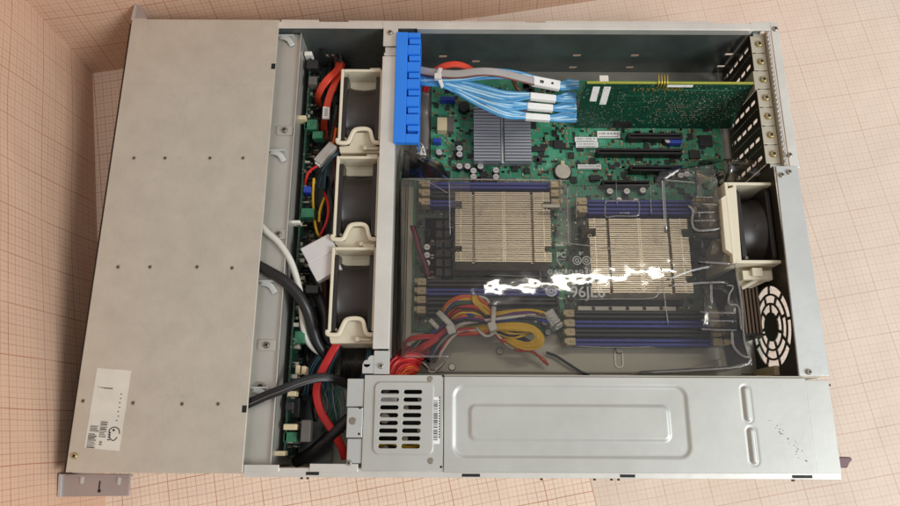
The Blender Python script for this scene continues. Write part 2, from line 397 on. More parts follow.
# drive bay cover
dc = MB(); dc.box(.012, 1.503, .008, 4.385, .872, .896); dc.box(.02, 1.49, .012, .024, .05, .871); dc.box(.02, 1.49, 4.36, 4.372, .05, .871)
dc.use('cover_steel'); dco = dc.build('drive_bay_cover', 'cover_steel', ch, .006)
pr = U(130, 84, .9); MB().box(.03, 1.49, pr.y-.006, pr.y+.006, .8955, .8985).build('crease', 'cover_steel', dco, .0025)
MB().box(-.022, .010, .0, 4.36, .05, .865).build('front_bezel', 'dark_edge', ch, .01)
for px, py in ((134, 158), (165, 158), (210, 158), (243, 158), (118, 267), (150, 267), (197, 267), (232, 268), (83, 401), (133, 403), (182, 404), (218, 404)):
    c = U(px, py, .897); b = MB().use('rivet').cyl((c.x, c.y, .893), .021, .0055, n=16, r2=.018).use('black_slot').cyl((c.x, c.y, .898), .0085, .0012, n=10); b.build('rivet', None, dco)
c = U(75, 456, .897); screw((c.x, c.y, .90), .026, dco, 'screw_brass')
for px, py in ((273, 66), (244, 409)):
    c = U(px, py, .9); MB().box(c.x-.018, c.x+.022, c.y-.03, c.y+.03, .893, .8975).build('slot', 'black_slot', dco)
# scratches
random.seed(3)
for k in range(9):
    x = random.uniform(.2, 1.3); y = random.uniform(.4, 4.1); a = random.uniform(0, PI); l = random.uniform(.05, .22)
    mt = Matrix.Translation((x, y, .8962)) @ Matrix.Rotation(a, 4, 'Z'); b = MB(); b.box(-l, l, -.0012, .0012, 0, .0006, mt); b.build('scratch', 'alu_bright', dco)
# worn label
q = [U(97, 368, .9), U(131, 370.5, .9), U(119, 451, .9), U(84, 448, .9)]
lb = MB().solid([Vector((v.x, v.y, .8985)) for v in q], [Vector((v.x, v.y, .8945)) for v in q]).build('label', 'label_old', dco, label='worn off-white sticker with barcodes')
def onlab(u, v, z=.8992):     # u across (0..1) left-right, v down (0..1)
    a = q[0].lerp(q[1], u); d = q[3].lerp(q[2], u); p = a.lerp(d, v); return Vector((p.x, p.y, z))
b = MB()
def lmark(b, u0, u1, v0, v1):
    P = [onlab(u0, v0), onlab(u1, v0), onlab(u1, v1), onlab(u0, v1)]; b.solid(P, [p-Vector((0, 0, .001)) for p in P])
random.seed(5)
for u0, u1, va, vb in ((.06, .30, .82, .985), (.08, .34, .72, .80), (.36, .56, .66, .86), (.40, .48, .90, .95)):
    v = va
    while v < vb:
        w = random.choice((.004, .007, .011)); lmark(b, u0, u1 if random.random() > .3 else u1-.05, v, v+w); v += w+random.choice((.005, .009))
for k in range(4): lmark(b, .62, .69, .78+.03*k, .795+.03*k)
for k in range(7): v = .30+.055*k; lmark(b, .80+.02*math.sin(k*3), .84+.02*math.sin(k*3), v, v+.012)
for k in range(3): lmark(b, .1+.1*k, .55, .238+.006*k, .242+.006*k)
cc = onlab(.78, .80)
b.tube([cc+Vector((.045*math.cos(a)*(1.1 if a < 3 else .8), .055*math.sin(a), 0)) for a in [k*PI/6 for k in range(12)]], .004, 6, 3)
b.cyl(cc+Vector((-.005, .03, -.001)), .010, .003, n=10)
b.build('print', 'ink', lb)
# bay rear ledge
bx0, bx1 = 1.45, 1.715
b = MB(); b.box(bx0, bx1, .06, 4.30, .755, .77); b.box(bx1-.012, bx1, .06, 4.30, .04, .80); b.box(1.44, 1.452, .06, 4.30, .05, .87)
b.build('bay_ledge', 'bay_steel', ch, .004)
for px, py in ((284, 130), (278, 234), (266, 345)):
    c = U(px, py, .79); MB().prism(rrect(c.x-.075, c.x+.085, c.y-.05, c.y+.05, .02), .768, .784).build('boss', 'bay_steel', ch, .005); screw((c.x+.005, c.y, .79), .03, ch, 'rivet')
for px, py in ((279, 152), (270, 283), (262, 390), (288, 37)):
    c = U(px, py, .80); b = MB(); b.box(c.x-.10, c.x+.06, c.y+.01, c.y+.028, .765, .812)
    b.tube([(c.x-.08, c.y+.005, .80), (c.x+.0, c.y-.02, .80), (c.x+.05, c.y-.09, .785)], 0, 8, 5, flat=(.028, .005)); b.build('hook', 'bright_steel', ch, .003)
c = U(260, 387, .79); b = MB().use('rivet').cyl((c.x, c.y, .768), .045, .02, n=18).use('black_slot').cyl((c.x, c.y, .786), .026, .004, n=16); b.build('standoff', None, ch)
# cross bar in front of the fans' outlet side, with stepped end brackets
xb0, xb1 = 2.562, 2.708
b = MB(); b.box(xb0, xb1, 1.06, 3.98, .862, .885); b.box(xb0+.012, xb0+.024, 1.06, 3.98, .3, .862); b.box(xb0-.0, xb1+.0, 4.10, 4.30, .862, .884); b.box(xb0+.02, xb1-.0, 3.98, 4.10, .845, .858); b.box(xb0+.01, xb1, 4.0, 4.03, .858, .866)
cbo = b.build('cross_bar', 'rail_steel', ch, .005)
screw((2.63, 4.245, .888), .028, cbo)
MB().box(2.700, 2.712, 1.0, 4.28, .036, .86).build('fan_wall', 'bay_steel', ch)
b = MB(); b.box(2.575, 2.715, .84, 1.045, .85, .872); b.box(2.475, 2.575, .845, .93, .85, .868); b.cyl((2.515, .93, .85), .035, .018, n=18); b.cyl((2.56, .965, .85), .04, .0185, n=18)
bo = b.build('end_bracket', 'bright_steel', ch, .004); c = U(381, 366, .875); screw((c.x, c.y, .875), .026, bo)
# rear wall
RX = 6.33
gy, gz, gr = U(773, 327, .43).y, .435, .385
loops = [[(.84, .020), (4.30, .020), (4.30, .795), (2.82, .795), (2.82, .86), (.84, .86)], rrect(2.885, 4.27, .10, .765, .01, 2)]
def arc(r, a0, a1, n=6): return [(gy+r*math.cos(a0+(a1-a0)*k/n), gz+r*math.sin(a0+(a1-a0)*k/n)) for k in range(n+1)]
random.seed(1)
for ri, (r0, r1, nn, off) in enumerate(((.140, .212, 7, .2), (.232, .300, 8, .55), (.320, .392, 9, .1))):
    for k in range(nn):
        a0 = 2*PI*k/nn+off; a1 = 2*PI*(k+1)/nn+off; g0, g1 = .014/r0, .014/r1
        sk = .22*(1 if ri else -1)*(r1-r0)*4
        loops.append(arc(r0, a0+g0, a1-g0)+arc(r1, a1-g1+sk*.4, a0+g1+sk*.4))
rw = plate('rear_wall', loops, .012, 'rear_sheet', ch, YZ(RX))
# slot covers
pitch = .2015
sy = [4.18-pitch*k for k in range(7)]
scs = []
def slot_cover(y):
    t = thing('slot_cover', '', 'slot cover', (RX-.02, y, .1), 'blank slot covers in the rear wall')
    hs = [rrect(y-.021, y+.021, z-.053, z+.053, .02, 4) for z in (.17, .30, .43, .56, .69)]
    plate('cover_plate', [[(y-.098, .085), (y+.098, .085), (y+.098, .80), (y-.098, .80)]]+hs, .008, 'rear_sheet', t, YZ(RX-.03))
    MB().box(RX-.034, RX+.105, y-.095, y+.095, .800, .810).build('tab', 'ear_cream', t, .003)
    screw((RX+.045, y+.0, .815), .036, t, 'screw_brass')
    return t
mat('ear_cream', (196, 188, 168), .42, .5, .06)
words = ['farthest from the fans, in the far corner', 'second from the far corner', None, 'fourth from the far corner', 'fifth from the far corner', 'sixth from the far corner', 'nearest to the wide steel plate']
for k, y in enumerate(sy):
    if k == 2: continue
    t = slot_cover(y); t['label'] = 'vented dark metal slot cover with brass screw, ' + words[k]
b = MB()
for k in range(7):
    y = sy[k]-pitch/2
    for j in range(13): b.box(RX-.040, RX-.036, y-.003, y+.003, .12+.052*j, .14+.052*j)
b.build('perforation', 'ear_cream', ch)
b = MB(); b.box(RX+.008, RX+.112, 2.80, 4.32, .770, .795); b.build('slot_ledge', 'rail_steel', ch, .003)
MB().box(RX+.112, RX+.140, 2.80, 4.31, .78, .862).build('ledge_gap', 'ear_cream', ch)
b = MB(); b.prism([(RX+.150, 2.80), (6.572, 2.80), (6.555, 4.39), (RX+.150, 4.39)], .864, .884); b.box(6.28, RX+.150, 4.295, 4.39, .864, .8835)
ro = b.build('rear_rim', 'rail_steel', ch, .004)
b = MB(); b.box(RX+.122, RX+.134, 2.84, 4.29, .860, .8625)
for k in range(29): y = 2.86+.05*k; b.box(RX+.120, RX+.138, y, y+.026, .8624, .872)
b.build('emi_strip', 'alu_bright', ch)
c = U(775, 29, .885); screw((c.x, c.y, .885), .03, ro); c = U(789.5, 155, .885); screw((c.x, c.y, .885), .026, ro)
b = MB(); b.prism([(6.338, 2.812), (6.548, 2.812), (6.568, .84), (6.300, .84)], .876, .900); b.box(6.53, 6.545, .85, 2.80, .80, .876)
rp = b.build('rear_plate', 'bright_steel', ch, .006)
for px, py in ((781.5, 175), (789, 172), (809, 372)): c = U(px, py, .905); screw((c.x, c.y, .905), .026, rp)
c = U(829, 385, .86); MB().box(c.x-.03, c.x+.02, c.y-.01, c.y+.01, .80, .85).build('rim_tab', 'dark_edge', ch)
# ears
b = MB().use('ear_steel'); Q = [U(62, 474, .74), U(130.5, 474, .74), U(128.5, 496, .74), U(60.5, 497, .74)]
b.slab(Q, .02); b.use('alu_bright'); b.slab([Q[0]+Vector((-.02, 0, .02)), Q[0]+Vector((.012, 0, .02)), Q[3]+Vector((.012, 0, .02)), Q[3]+Vector((-.02, 0, .02))], .6)
b.use('ear_steel'); b.box(-.03, .50, -.035, -.012, .70, .765)
eo = b.build('rack_ear', None, ch, .005, label='lilac grey rack ear at the near front corner')
for px, py in ((82, 480), (119, 481)): c = U(px, py, .745); MB().prism(pillh(c.x, c.y, .028, .07), .738, .752).build('dimple', 'alu_bright', eo, .005)
c = U(99, 487, .745); MB().prism(pillh(c.x, c.y+.01, .012, .08), .738, .7425).build('slot', 'dark_edge', eo); c = U(99, 491, .745); MB().cyl((c.x, c.y, .739), .014, .0045, n=12).build('slot', 'black_slot', eo)
A, Bq, Cq = U(136.5, 3, .88), U(132, 20.5, .88), U(147, 20.5, .88)
b = MB().use('ear_steel'); b.slab([A, Bq, Cq, (A+Cq)/2+Vector((.02, .01, 0))], .05); b.use('alu_bright'); b.slab([A+Vector((-.012, 0, .01)), A+Vector((.006, 0, .01)), Bq+Vector((.022, 0, .01)), Bq+Vector((-.008, 0, .01))], .3); b.slab([Bq+Vector((0, .02, .012)), Cq+Vector((0, .02, .012)), Cq+Vector((0, -.0, .012)), Bq+Vector((0, 0, .012))], .02)
b.build('rack_ear', None, ch, label='small rack ear sticking up at the far front corner')

# ============================================================ POWER SUPPLY COVER
PZ = .875
def sdrr(x, y, x0, x1, y0, y1, r):
    cx, cy = (x0+x1)/2, (y0+y1)/2; dx, dy = abs(x-cx)-(x1-x0)/2+r, abs(y-cy)-(y1-y0)/2+r
    return math.hypot(max(dx, 0), max(dy, 0))+min(max(dx, dy), 0)-r
def sstep(t): t = max(0, min(1, t)); return t*t*(3-2*t)
p0, p1 = U(444, 375, PZ), U(833, 380, PZ)
o0, o1 = U(452, 459, PZ), U(687, 385, PZ); i0, i1 = U(468, 442, PZ), U(670, 404, PZ)
def heightfield(name, x0, x1, y0, y1, nx, ny, fz, m, parent, t=.02):
    bm = bmesh.new()
    vs = [[bm.verts.new((x0+(x1-x0)*i/nx, y0+(y1-y0)*j/ny, fz(x0+(x1-x0)*i/nx, y0+(y1-y0)*j/ny))) for j in range(ny+1)] for i in range(nx+1)]
    for i in range(nx):
        for j in range(ny): f = bm.faces.new((vs[i][j], vs[i+1][j], vs[i+1][j+1], vs[i][j+1])); f.smooth = True
    # skirt
    ed = [vs[i][0] for i in range(nx+1)]+[vs[nx][j] for j in range(1, ny+1)]+[vs[i][ny] for i in range(nx-1, -1, -1)]+[vs[0][j] for j in range(ny-1, 0, -1)]
    lo = [bm.verts.new((v.co.x, v.co.y, v.co.z-t)) for v in ed]
    for k in range(len(ed)): bm.faces.new((ed[k], lo[k], lo[(k+1) % len(ed)], ed[(k+1) % len(ed)]))
    bmesh.ops.recalc_face_normals(bm, faces=bm.faces)
    bmesh.ops.translate(bm, vec=-origin(parent), verts=bm.verts)
    me = bpy.data.meshes.new(name); bm.to_mesh(me); bm.free(); me.materials.append(M[m])
    o = bpy.data.objects.new(name, me); col.objects.link(o); o.parent = parent; return o
pills = [(U(747, 404, PZ), .035, .155), (U(753, 446, PZ), .035, .155)]
def fz(x, y):
    z = PZ
    z -= .016*sstep(-sdrr(x, y, o0.x, o1.x, o0.y, o1.y, .11)/.035)
    z += .016*sstep(-sdrr(x, y, i0.x, i1.x, i0.y, i1.y, .07)/.035)
    for c, hw, hh in pills:
        d = sdrr(x, y, c.x-hw, c.x+hw, c.y-hh, c.y+hh, hw); z += .020*sstep(-d/.02) - .006*math.exp(-(d/.010)**2)
    z += .004*math.sin(x*1.7+1)*math.sin(y*3.3)*.6
    return z
pc = thing('power_supply_cage', 'long light grey embossed steel cover over the power supplies along the near side', 'cover', ((p0.x+6.4)/2, .42, .6))
heightfield('embossed_cover', p0.x, 6.36, .022, .822, 330, 96, fz, 'psu_steel', pc)
b = MB(); b.box(6.363, 6.575, .020, .806, .835, .857); b.box(6.352, 6.362, .022, .815, .82, .874); b.build('end_strip', 'psu_steel', pc, .006)
b = MB(); b.box(p0.x, 6.5, .826, .838, .036, .86); b.box(p0.x, 6.5, .036, .05, .036, .85); b.build('side_panel', 'floor_steel', pc)
b = MB(); rx = random.Random(4)
for k in range(34):
    v_ = rx.random(); y = .12+.36*v_; x = 6.30-.30*v_+rx.gauss(0, .03); r = rx.choice((.002, .003, .004, .007)); z = fz(x, y)
    b.cyl((x, y, z-.001), r, .0018, n=7)
b.build('paint_scuff', 'gray_plastic', pc, label='dark scuff marks near the rear end')
# distributor cover with vent slots
d0, d1 = U(366, 376, .87), U(443, 376, .87)
dcv = thing('power_distributor_cover', 'light steel box cover with two columns of dark oval vent slots', 'cover', (2.84, .44, .6))
holes = []
vx = [(385.3, 421.5)]
for r in range(8):
    py = 392+r*7.75
    for cxa in (0, 1):
        xa = (390, 413)[cxa]-r*.35; c = U(xa, py, .885); holes.append(pillh(c.x, c.y, .165, .042))
plate('vented_top', [rrect(2.60, 3.10, .17, .765, .05)]+holes, .008, 'psu_steel', dcv, flatZ(.889), .003)
def fz2(x, y): return .872+.013*sstep(-sdrr(x, y, 2.585, 3.115, .155, .78, .06)/.03)
# ring round the raised plate, as a frame with an opening
fr = [[(2.505, .035), (3.185, .035), (3.185, .828), (2.505, .828)], rrect(2.603, 3.097, .173, .762, .05)]
plate('cover_frame', fr, .010, 'psu_steel', dcv, flatZ(.872), .003)
b = MB(); outer = rrect(2.585, 3.115, .155, .78, .06, 6); inner = rrect(2.60, 3.10, .17, .765, .05, 6); n = len(outer)
for k in range(n):
    a_, b_ = outer[k], outer[(k+1) % n]; c_, d_ = inner[(k+1) % n], inner[k]
    f = b.face([(a_[0], a_[1], .8775), (b_[0], b_[1], .8775), (c_[0], c_[1], .892), (d_[0], d_[1], .892)]); f.smooth = True
b.build('pressed_rim', 'psu_steel', dcv)
b = MB(); b.box(2.50, 2.512, .055, .828, .1, .868); b.box(3.178, 3.19, .055, .828, .1, .868); b.box(2.512, 3.178, .815, .827, .1, .866); b.build('side_panel', 'floor_steel', dcv)
b = MB(); b.box(2.35, 2.498, .56, .80, .852, .868); b.box(2.36, 2.62, .32, .555, .868, .8795) if 0 else b.box(2.36, 2.498, .30, .552, .866, .880); b.box(2.37, 2.498, .09, .292, .852, .866)
b.build('side_flange', 'bright_steel', dcv, .006)
for px, py in ((352.5, 421),): c = U(px, py, .885); MB().cyl((c.x, c.y, .879), .032, .008, n=18, r2=.026).build('rivet', 'rivet', dcv)
for px, py in ((430, 379), (430.5, 461)): c = U(px, py, .885); MB().cyl((c.x, c.y, .877), .030, .008, n=18, r2=.022).build('rivet', 'rivet', dcv)
c = U(349, 463, .87); screw((c.x, c.y, .87), .024, dcv)
for px, py in ((360, 408), (359, 434), (443, 376), (441, 467)): c = U(px, py, .88); MB().cyl((c.x, c.y, .8772), .011, .003, n=12).build('pin_hole', 'black_slot', dcv)
l0, l1 = U(431.5, 444, .88), U(440, 397, .88)
lo_ = MB().box(l0.x, l1.x, l0.y, l1.y, .8775, .8835).build('label', 'label_white', dcv, label='narrow white barcode sticker'); b = MB(); y = l0.y+.03; random.seed(9)
while y < l1.y-.03: w = random.choice((.004, .007, .010)); b.box(l0.x+.010, l0.x+.052, y, y+w, .8830, .8842); y += w+random.choice((.004, .008))
for k in range(16): b.box(l0.x+.060, l0.x+.072, l0.y+.05+k*.022, l0.y+.063+k*.022, .8830, .8842)
b.build('barcode', 'ink', lo_)
# things under the vent slots
b = MB(); b.use('chip').box(2.55, 3.15, .1, .78, .3, .32); b.use('molex').box(2.62, 2.78, .60, .68, .32, .80); b.use('tin')
for k in range(7): b.cyl((2.66+(k % 3)*.17, .2+.09*k, .32), .045, .3, n=12)
b.use('w_yellow').tube([(2.55, .2, .6), (2.7, .26, .66), (2.9, .22, .6), (3.1, .3, .5)], .02)
b.build('distribution_board', None, dcv)
# power supply with its release lever
ps = thing('power_supply', 'power supply under the embossed cover, purple-brown release lever poking out at the rear', 'power supply', (6.0, .43, .04))
b = MB(); b.box(3.4, 6.45, .10, .80, .04, .70); b.build('case', 'rear_sheet', ps, .01)
c0 = [U(838, 457, .35), U(851, 457, .35), U(853, 460, .35), U(850, 463, .35), U(848, 468, .35), U(838, 468, .35)]
b = MB().slab(c0, .14); b.build('release_lever', 'lever', ps, .012)
b = MB().box(6.45, c0[0].x+.03, c0[-1].y+.01, c0[0].y-.01, .22, .33).build('lever_arm', 'dark_edge', ps)

# ============================================================ FANS
def fan_module(y0, y1, label, xl=(2.14, 2.555)):
    x0, x1 = xl; t = thing('fan_module', label, 'fan', ((x0+x1)/2, (y0+y1)/2, .05), 'cream hot swap fan modules beside the cross bar')
    zt = .80; w = .028
    b = MB(); b.box(x0, x0+w, y0+.10, y1, .05, zt); b.box(x1-w*.7, x1, y0+.10, y1, .05, zt-.004); b.box(x0+w, x1-w*.7, y1-w, y1, .05, zt); b.box(x0+w, x1-w*.7, y1-.13, y1-w, .55, .60)
    b.box(x1-.13, x1-.02, y1-.02, y1+.035, .70, .765)
    b.build('frame', 'cream', t, .007)
    # handle: arched rim and the sloping catch inside it
    xm = (x0+x1)/2
    path = [(x0, y0+.11), (x0, y0+.075), (x0+.05, y0+.065), (x0+.10, y0+.075), (x0+.125, y0+.13), (x0+.155, y0+.195), (x0+.20, y0+.215), (x1-.14, y0+.215), (x1-.10, y0+.19), (x1-.08, y0+.12), (x1-.055, y0+.075), (x1, y0+.07)]
    b = MB(); up = Vector((0, 0, 1)); b.tube([(p[0], p[1], .785) for p in path], 0, 10, 5, flat=(.020, .020)); b.build('handle_rim', 'cream', t)
    inn = [(x0, y0+.065), (x0+.10, y0+.075), (x0+.125, y0+.13), (x0+.16, y0+.20), (x1-.12, y0+.205), (x1-.08, y0+.12), (x1-.055, y0+.075), (x1, y0+.065), (x1, y0+.004), (x0+.012, y0+.004)]
    b = MB(); top = [Vector((p[0], p[1], .685+.06*(p[1]-y0)/.2)) for p in inn]; b.solid(top, [v-Vector((0, 0, .5)) for v in top]); b.build('latch_base', 'cream', t, .006)
    b = MB(); b.box(x1-.16, x1-.02, y0+.022, y0+.045, .68, .74); b.box(x1-.17, x1-.13, y0+.015, y0+.055, .70, .75); b.build('latch', 'cream', t, .008)
    # fan itself: two square flanges and a barrel
    fy0, fy1 = y0+.09, y1-.06; cy, cz, r = (fy0+fy1)/2, .415, .345
    hz = .39
    for a, c in ((x0+w+.004, x0+w+.042), (x1-.060, x1-.022)):
        pl = plate('fan_flange', [rrect(fy0, fy1, cz-hz+.02, cz+hz-.02, .05), [(cy+r*math.cos(2*PI*k/32), cz+r*math.sin(2*PI*k/32)) for k in range(32)]], c-a, 'fan_black', t, YZ((a+c)/2))
    b = MB(); n = 40; xs = [x0+w+.04, x0+w+.07, (x0+x1)/2, x1-.09, x1-.06]; rs = [r+.018, r+.004, r-.012, r+.004, r+.018]
    rings = [[b.bm.verts.new((X, cy+R_*math.cos(2*PI*k/n)*1.03, cz+R_*math.sin(2*PI*k/n))) for k in range(n)] for X, R_ in zip(xs, rs)]
    for i in range(4):
        for k in range(n): f = b.bm.faces.new((rings[i][k], rings[i][(k+1) % n], rings[i+1][(k+1) % n], rings[i+1][k])); f.smooth = True
    b.build('fan_barrel', 'fan_glossy', t)
    b = MB(); b.cyl((x0+.06, cy, cz), .12, x1-x0-.12, 'X', 24); 
    for k in range(7):
        a = 2*PI*k/7; mt = Matrix.Translation(((x0+x1)/2, cy, cz)) @ Matrix.Rotation(a, 4, 'X') @ Matrix.Translation((0, 0, .1)) @ Matrix.Rotation(.7, 4, 'Z'); b.box(-.12, .12, -.006, .006, 0, .23, mt)
    b.build('impeller', 'black_plastic', t)
    for yy in (y0+.115, y1-.075): screw((x0+.075, yy, .775), .014, t, 'screw_steel')
    return t
fan_module(3.015, 3.885, 'cream fan module beside the red flat cables, farthest from the power supply cover')
fan_module(2.03, 2.94, 'cream fan module in the middle, beside the yellow and red wire loop')
fan_module(1.13, 2.02, 'cream fan module nearest the power supply cover, beside the white connector block')
# rear fan
t = thing('rear_fan', 'cream framed black fan by the wide rear steel plate', 'fan', (6.1, 2.28, .05))
zt = .80
x0, x1, y0, y1 = U(722, 200, zt).x+.02, 6.325, U(735, 263, zt).y, U(722, 182, zt).y
b = MB(); b.box(x0+.02, x0+.05, y0, y1, .05, zt); b.box(x0+.05, x1, y1-.03, y1, .05, zt); b.box(x0+.05, x1, y0, y0+.03, .05, zt)
P = [U(722.5, 185, zt), U(726, 184, zt), U(742, 262, zt), U(737, 263.5, zt), U(728, 254, zt), U(724, 240, zt), U(721, 198, zt), U(722, 195, zt)]
P = [U(736, 182, zt), U(742, 262.5, zt), U(736, 262.5, zt), U(735, 256, zt), U(725.5, 249, zt), U(721, 198, zt), U(727, 194, zt), U(728, 188, zt), U(733, 187, zt), U(733, 182, zt)]
b.prism([(p.x, p.y) for p in P], .70, .798)
b.build('frame', 'cream', t, .006)
xi = U(740, 220, zt).x
fy0, fy1 = y0+.035, y1-.05; cy, cz, r = (fy0+fy1)/2, .40, .33
for a, c in ((xi, xi+.04), (x1-.06, x1-.02)):
    plate('fan_flange', [rrect(fy0, fy1, .03, .77, .05), [(cy+r*math.cos(2*PI*k/32), cz+r*math.sin(2*PI*k/32)) for k in range(32)]], c-a, 'fan_black', t, YZ((a+c)/2))
b = MB(); n = 40; xs = [xi+.04, xi+.08, (xi+x1)/2, x1-.1, x1-.06]; rs = [r+.018, r+.004, r-.012, r+.004, r+.018]
rings = [[b.bm.verts.new((X, cy+R_*math.cos(2*PI*k/n)*1.03, cz+R_*math.sin(2*PI*k/n))) for k in range(n)] for X, R_ in zip(xs, rs)]
for i in range(4):
    for k in range(n): f = b.bm.faces.new((rings[i][k], rings[i][(k+1) % n], rings[i+1][(k+1) % n], rings[i+1][k])); f.smooth = True
b.build('fan_barrel', 'fan_glossy', t)
b = MB(); b.cyl((xi+.03, cy, cz), .12, .3, 'X', 24)
for k in range(7):
    mt = Matrix.Translation(((xi+x1)/2, cy, cz)) @ Matrix.Rotation(2*PI*k/7, 4, 'X') @ Matrix.Translation((0, 0, .1)) @ Matrix.Rotation(.7, 4, 'Z'); b.box(-.11, .11, -.006, .006, 0, .22, mt)
b.build('impeller', 'black_plastic', t)
screw((xi+.03, fy1-.02, .775), .014, t); screw((xi+.03, fy0+.02, .775), .014, t)
b = MB(); pb = [U(735, 265, .6), U(782, 268, .6), U(782, 274, .6), U(752, 288, .6), U(736, 286, .6)]; b.slab(pb, .04); b.box(xi+.02, xi+.30, y0-.13, y0-.04, .60, .68); b.box(xi+.1, xi+.2, y0-.10, y0-.02, .66, .71); b.tube([(xi+.02, y0-.2, .62), (xi+.1, y0-.16, .64), (xi+.3, y0-.05, .66)], .02)
b.build('mount', 'cream', t, .006)
t = thing('rear_io_block', 'brown ribbed block standing below the rear fan beside the round grille', 'connector', (6.15, 1.45, .1))
b = MB()
for k in range(6): x = 5.98+.035*k; b.box(x, x+.022, 1.26, 1.90, .1, .58)
mat('brown_metal', (112, 94, 76), .42, .4, .12, 5)
b.build('fins', 'brown_metal', t, .003); MB().box(5.975, 6.20, 1.24, 1.26, .1, .575).build('end_cap', 'slot_black', t)
c = U(780, 371, .5); t = thing('foam_clip', 'small cream clip on the floor below the round grille', 'clip', (c.x, c.y, .4)); b = MB(); b.box(c.x-.05, c.x+.05, c.y-.04, c.y+.05, .04, .5); b.box(c.x-.2, c.x+.05, c.y-.06, c.y-.035, .04, .44); b.build('clip_body', 'latch', t, .008)

# ============================================================ MOTHERBOARD
BZ = .11
mbd = thing('motherboard', 'green server motherboard lying in the open case', 'circuit board', (4.5, 2.6, BZ-.02))
b = MB(); ya_, yb_ = U(650, 347, BZ).y, U(500, 331, BZ).y
b.prism([(2.86, yb_), (4.33, yb_), (4.40, ya_), (6.19, ya_), (6.19, 4.16), (3.03, 4.16), (3.03, 3.02), (2.86, 3.02)], BZ-.016, BZ); b.build('board', 'pcb', mbd)
pcb_mat('pcb_hazed', (50, 78, 62), (92, 108, 90), .6, 11)
b = MB(); b.box(2.88, 4.26, yb_+.02, 2.96, BZ, BZ+.004); b.box(4.46, 6.15, ya_+.02, 2.66, BZ, BZ+.004); b.build('haze_overlay', 'pcb_hazed', mbd)  # greyer overlay on the board, the clear duct's haze put into its colour
def bpart(name, m, rects, z0=BZ, parent=mbd, bevel=.003, label=None):
    b = MB()
    for (x0, x1, y0, y1, h) in rects: b.box(x0, x1, y0, y1, z0, z0+h)
    return b.build(name, m, parent, bevel, label)
def capac(px, py, r=.036, h=.085, z=None, m='cap_top'):
    c = U(px, py, BZ+h); b = MB().use('cap_body').cyl((c.x, c.y, BZ), r, h-.008, n=18).use(m).cyl((c.x, c.y, BZ+h-.008), r*.98, .010, n=18, r2=r*.86)
    b.use('chip').box(c.x-r*.6, c.x+r*.6, c.y-.002, c.y+.002, BZ+h, BZ+h+.0035); return b.build('capacitor', None, mbd)
for px, py in ((439, 152), (459.5, 148), (459.5, 154), (459.5, 166), (467.5, 166), (480.5, 166), (473.5, 170.5), (473.5, 176.5), (496, 170), (496, 176.5), (610, 191), (627, 191), (643, 190), (619, 200), (636, 201), (427, 247), (427, 255), (427, 263), (668, 140), (672, 173), (681, 175), (687, 174)):
    capac(px, py)
for px, py in ((545, 323), (548, 332)): capac(px, py, .03)
def dimm(ax, bx, y, m, z=BZ, h=.13, latchL=True, latchR=True):
    t = MB(); w = .034
    t.box(ax, bx, y-w, y-.007, z, z+h); t.box(ax, bx, y+.007, y+w, z, z+h); t.box(ax, bx, y-.007, y+.007, z, z+h-.05); t.box(ax-.03, ax, y-w, y+w, z, z+h+.02); t.box(bx, bx+.03, y-w, y+w, z, z+h+.02)
    o = t.build('memory_slot', m, mbd, .004)
    for flag, x, s in ((latchL, ax, -1), (latchR, bx, 1)):
        if flag:
            l = MB(); l.box(min(x+s*.02, x+s*.11), max(x+s*.02, x+s*.11), y-.036, y+.036, z+.02, z+h+.06); l.box(min(x+s*.11, x+s*.135), max(x+s*.11, x+s*.135), y-.024, y+.024, z+.08, z+h+.10)
            l.box(min(x+s*.025, x+s*.07), max(x+s*.025, x+s*.07), y-.012, y+.012, z+h+.055, z+h+.075)
            l.build('latch', 'latch', o, .008)
    return o
ZT = BZ+.13
def ys(px, pys): return [U(px, p, ZT).y for p in pys]
xa = U(432, 190, ZT).x; xb = U(548, 190, ZT).x
for y, m in zip(ys(500, (185.5, 194.5, 203.5)), ('dimm_blue', 'dimm_dark', 'dimm_blue')): dimm(xa, xb, y, m)
xa = U(428, 300, ZT).x; xb = U(556, 300, ZT).x
for y, m in zip(ys(500, (283, 292, 301, 311)), ('dimm_dark', 'dimm_blue', 'dimm_dark', 'dimm_dark')): dimm(xa, xb, y, m, latchR=False)
xa = U(588, 208, ZT).x; xb = U(690, 208, ZT).x
for y, m in zip(ys(640, (203, 211)), ('dimm_blue', 'dimm_blue')): dimm(xa, xb, y, m)
xa = U(576, 330, ZT).x; xb = U(708, 330, ZT).x
for y, m in zip(ys(640, (314.5, 324, 333, 342.5)), ('dimm_dark', 'dimm_blue', 'dimm_dark', 'dimm_blue')): dimm(xa, xb, y, m)
# expansion slots
def pslot(px0, px1, py, m='slot_black', w=.032):
    a, c = U(px0, py, .23), U(px1, py, .23); y = (a.y+c.y)/2
    b = MB(); b.box(a.x, c.x, y-w, y-.008, BZ, .23); b.box(a.x, c.x, y+.008, y+w, BZ, .23); b.box(a.x, c.x, y-.008, y+.008, BZ, .17); b.box(a.x-.02, a.x, y-w, y+w, BZ, .24); return b.build('expansion_slot', m, mbd, .004)
pslot(630, 683, 135.5); pslot(599, 683, 151); pslot(632, 684, 168); pslot(604, 650, 183)
# chips
def chip(px0, py0, px1, py1, h=.03, m='chip', name='chip'):
    b = MB(); pbox(b, px0, py0, px1, py1, BZ, BZ+h); return b.build(name, m, mbd, .003)
for r in ((554, 140, 563, 148), (532, 146, 545, 151), (527, 120, 536, 128), (484, 177, 492, 181), (524, 168, 530, 173), (440, 180, 447, 186), (455, 141, 462, 145), (512, 165, 518, 171), (569, 152, 574, 158), (590, 175, 600, 180), (655, 176, 664, 182), (690, 150, 700, 158), (700, 135, 712, 146), (640, 298, 652, 304)): chip(*r)
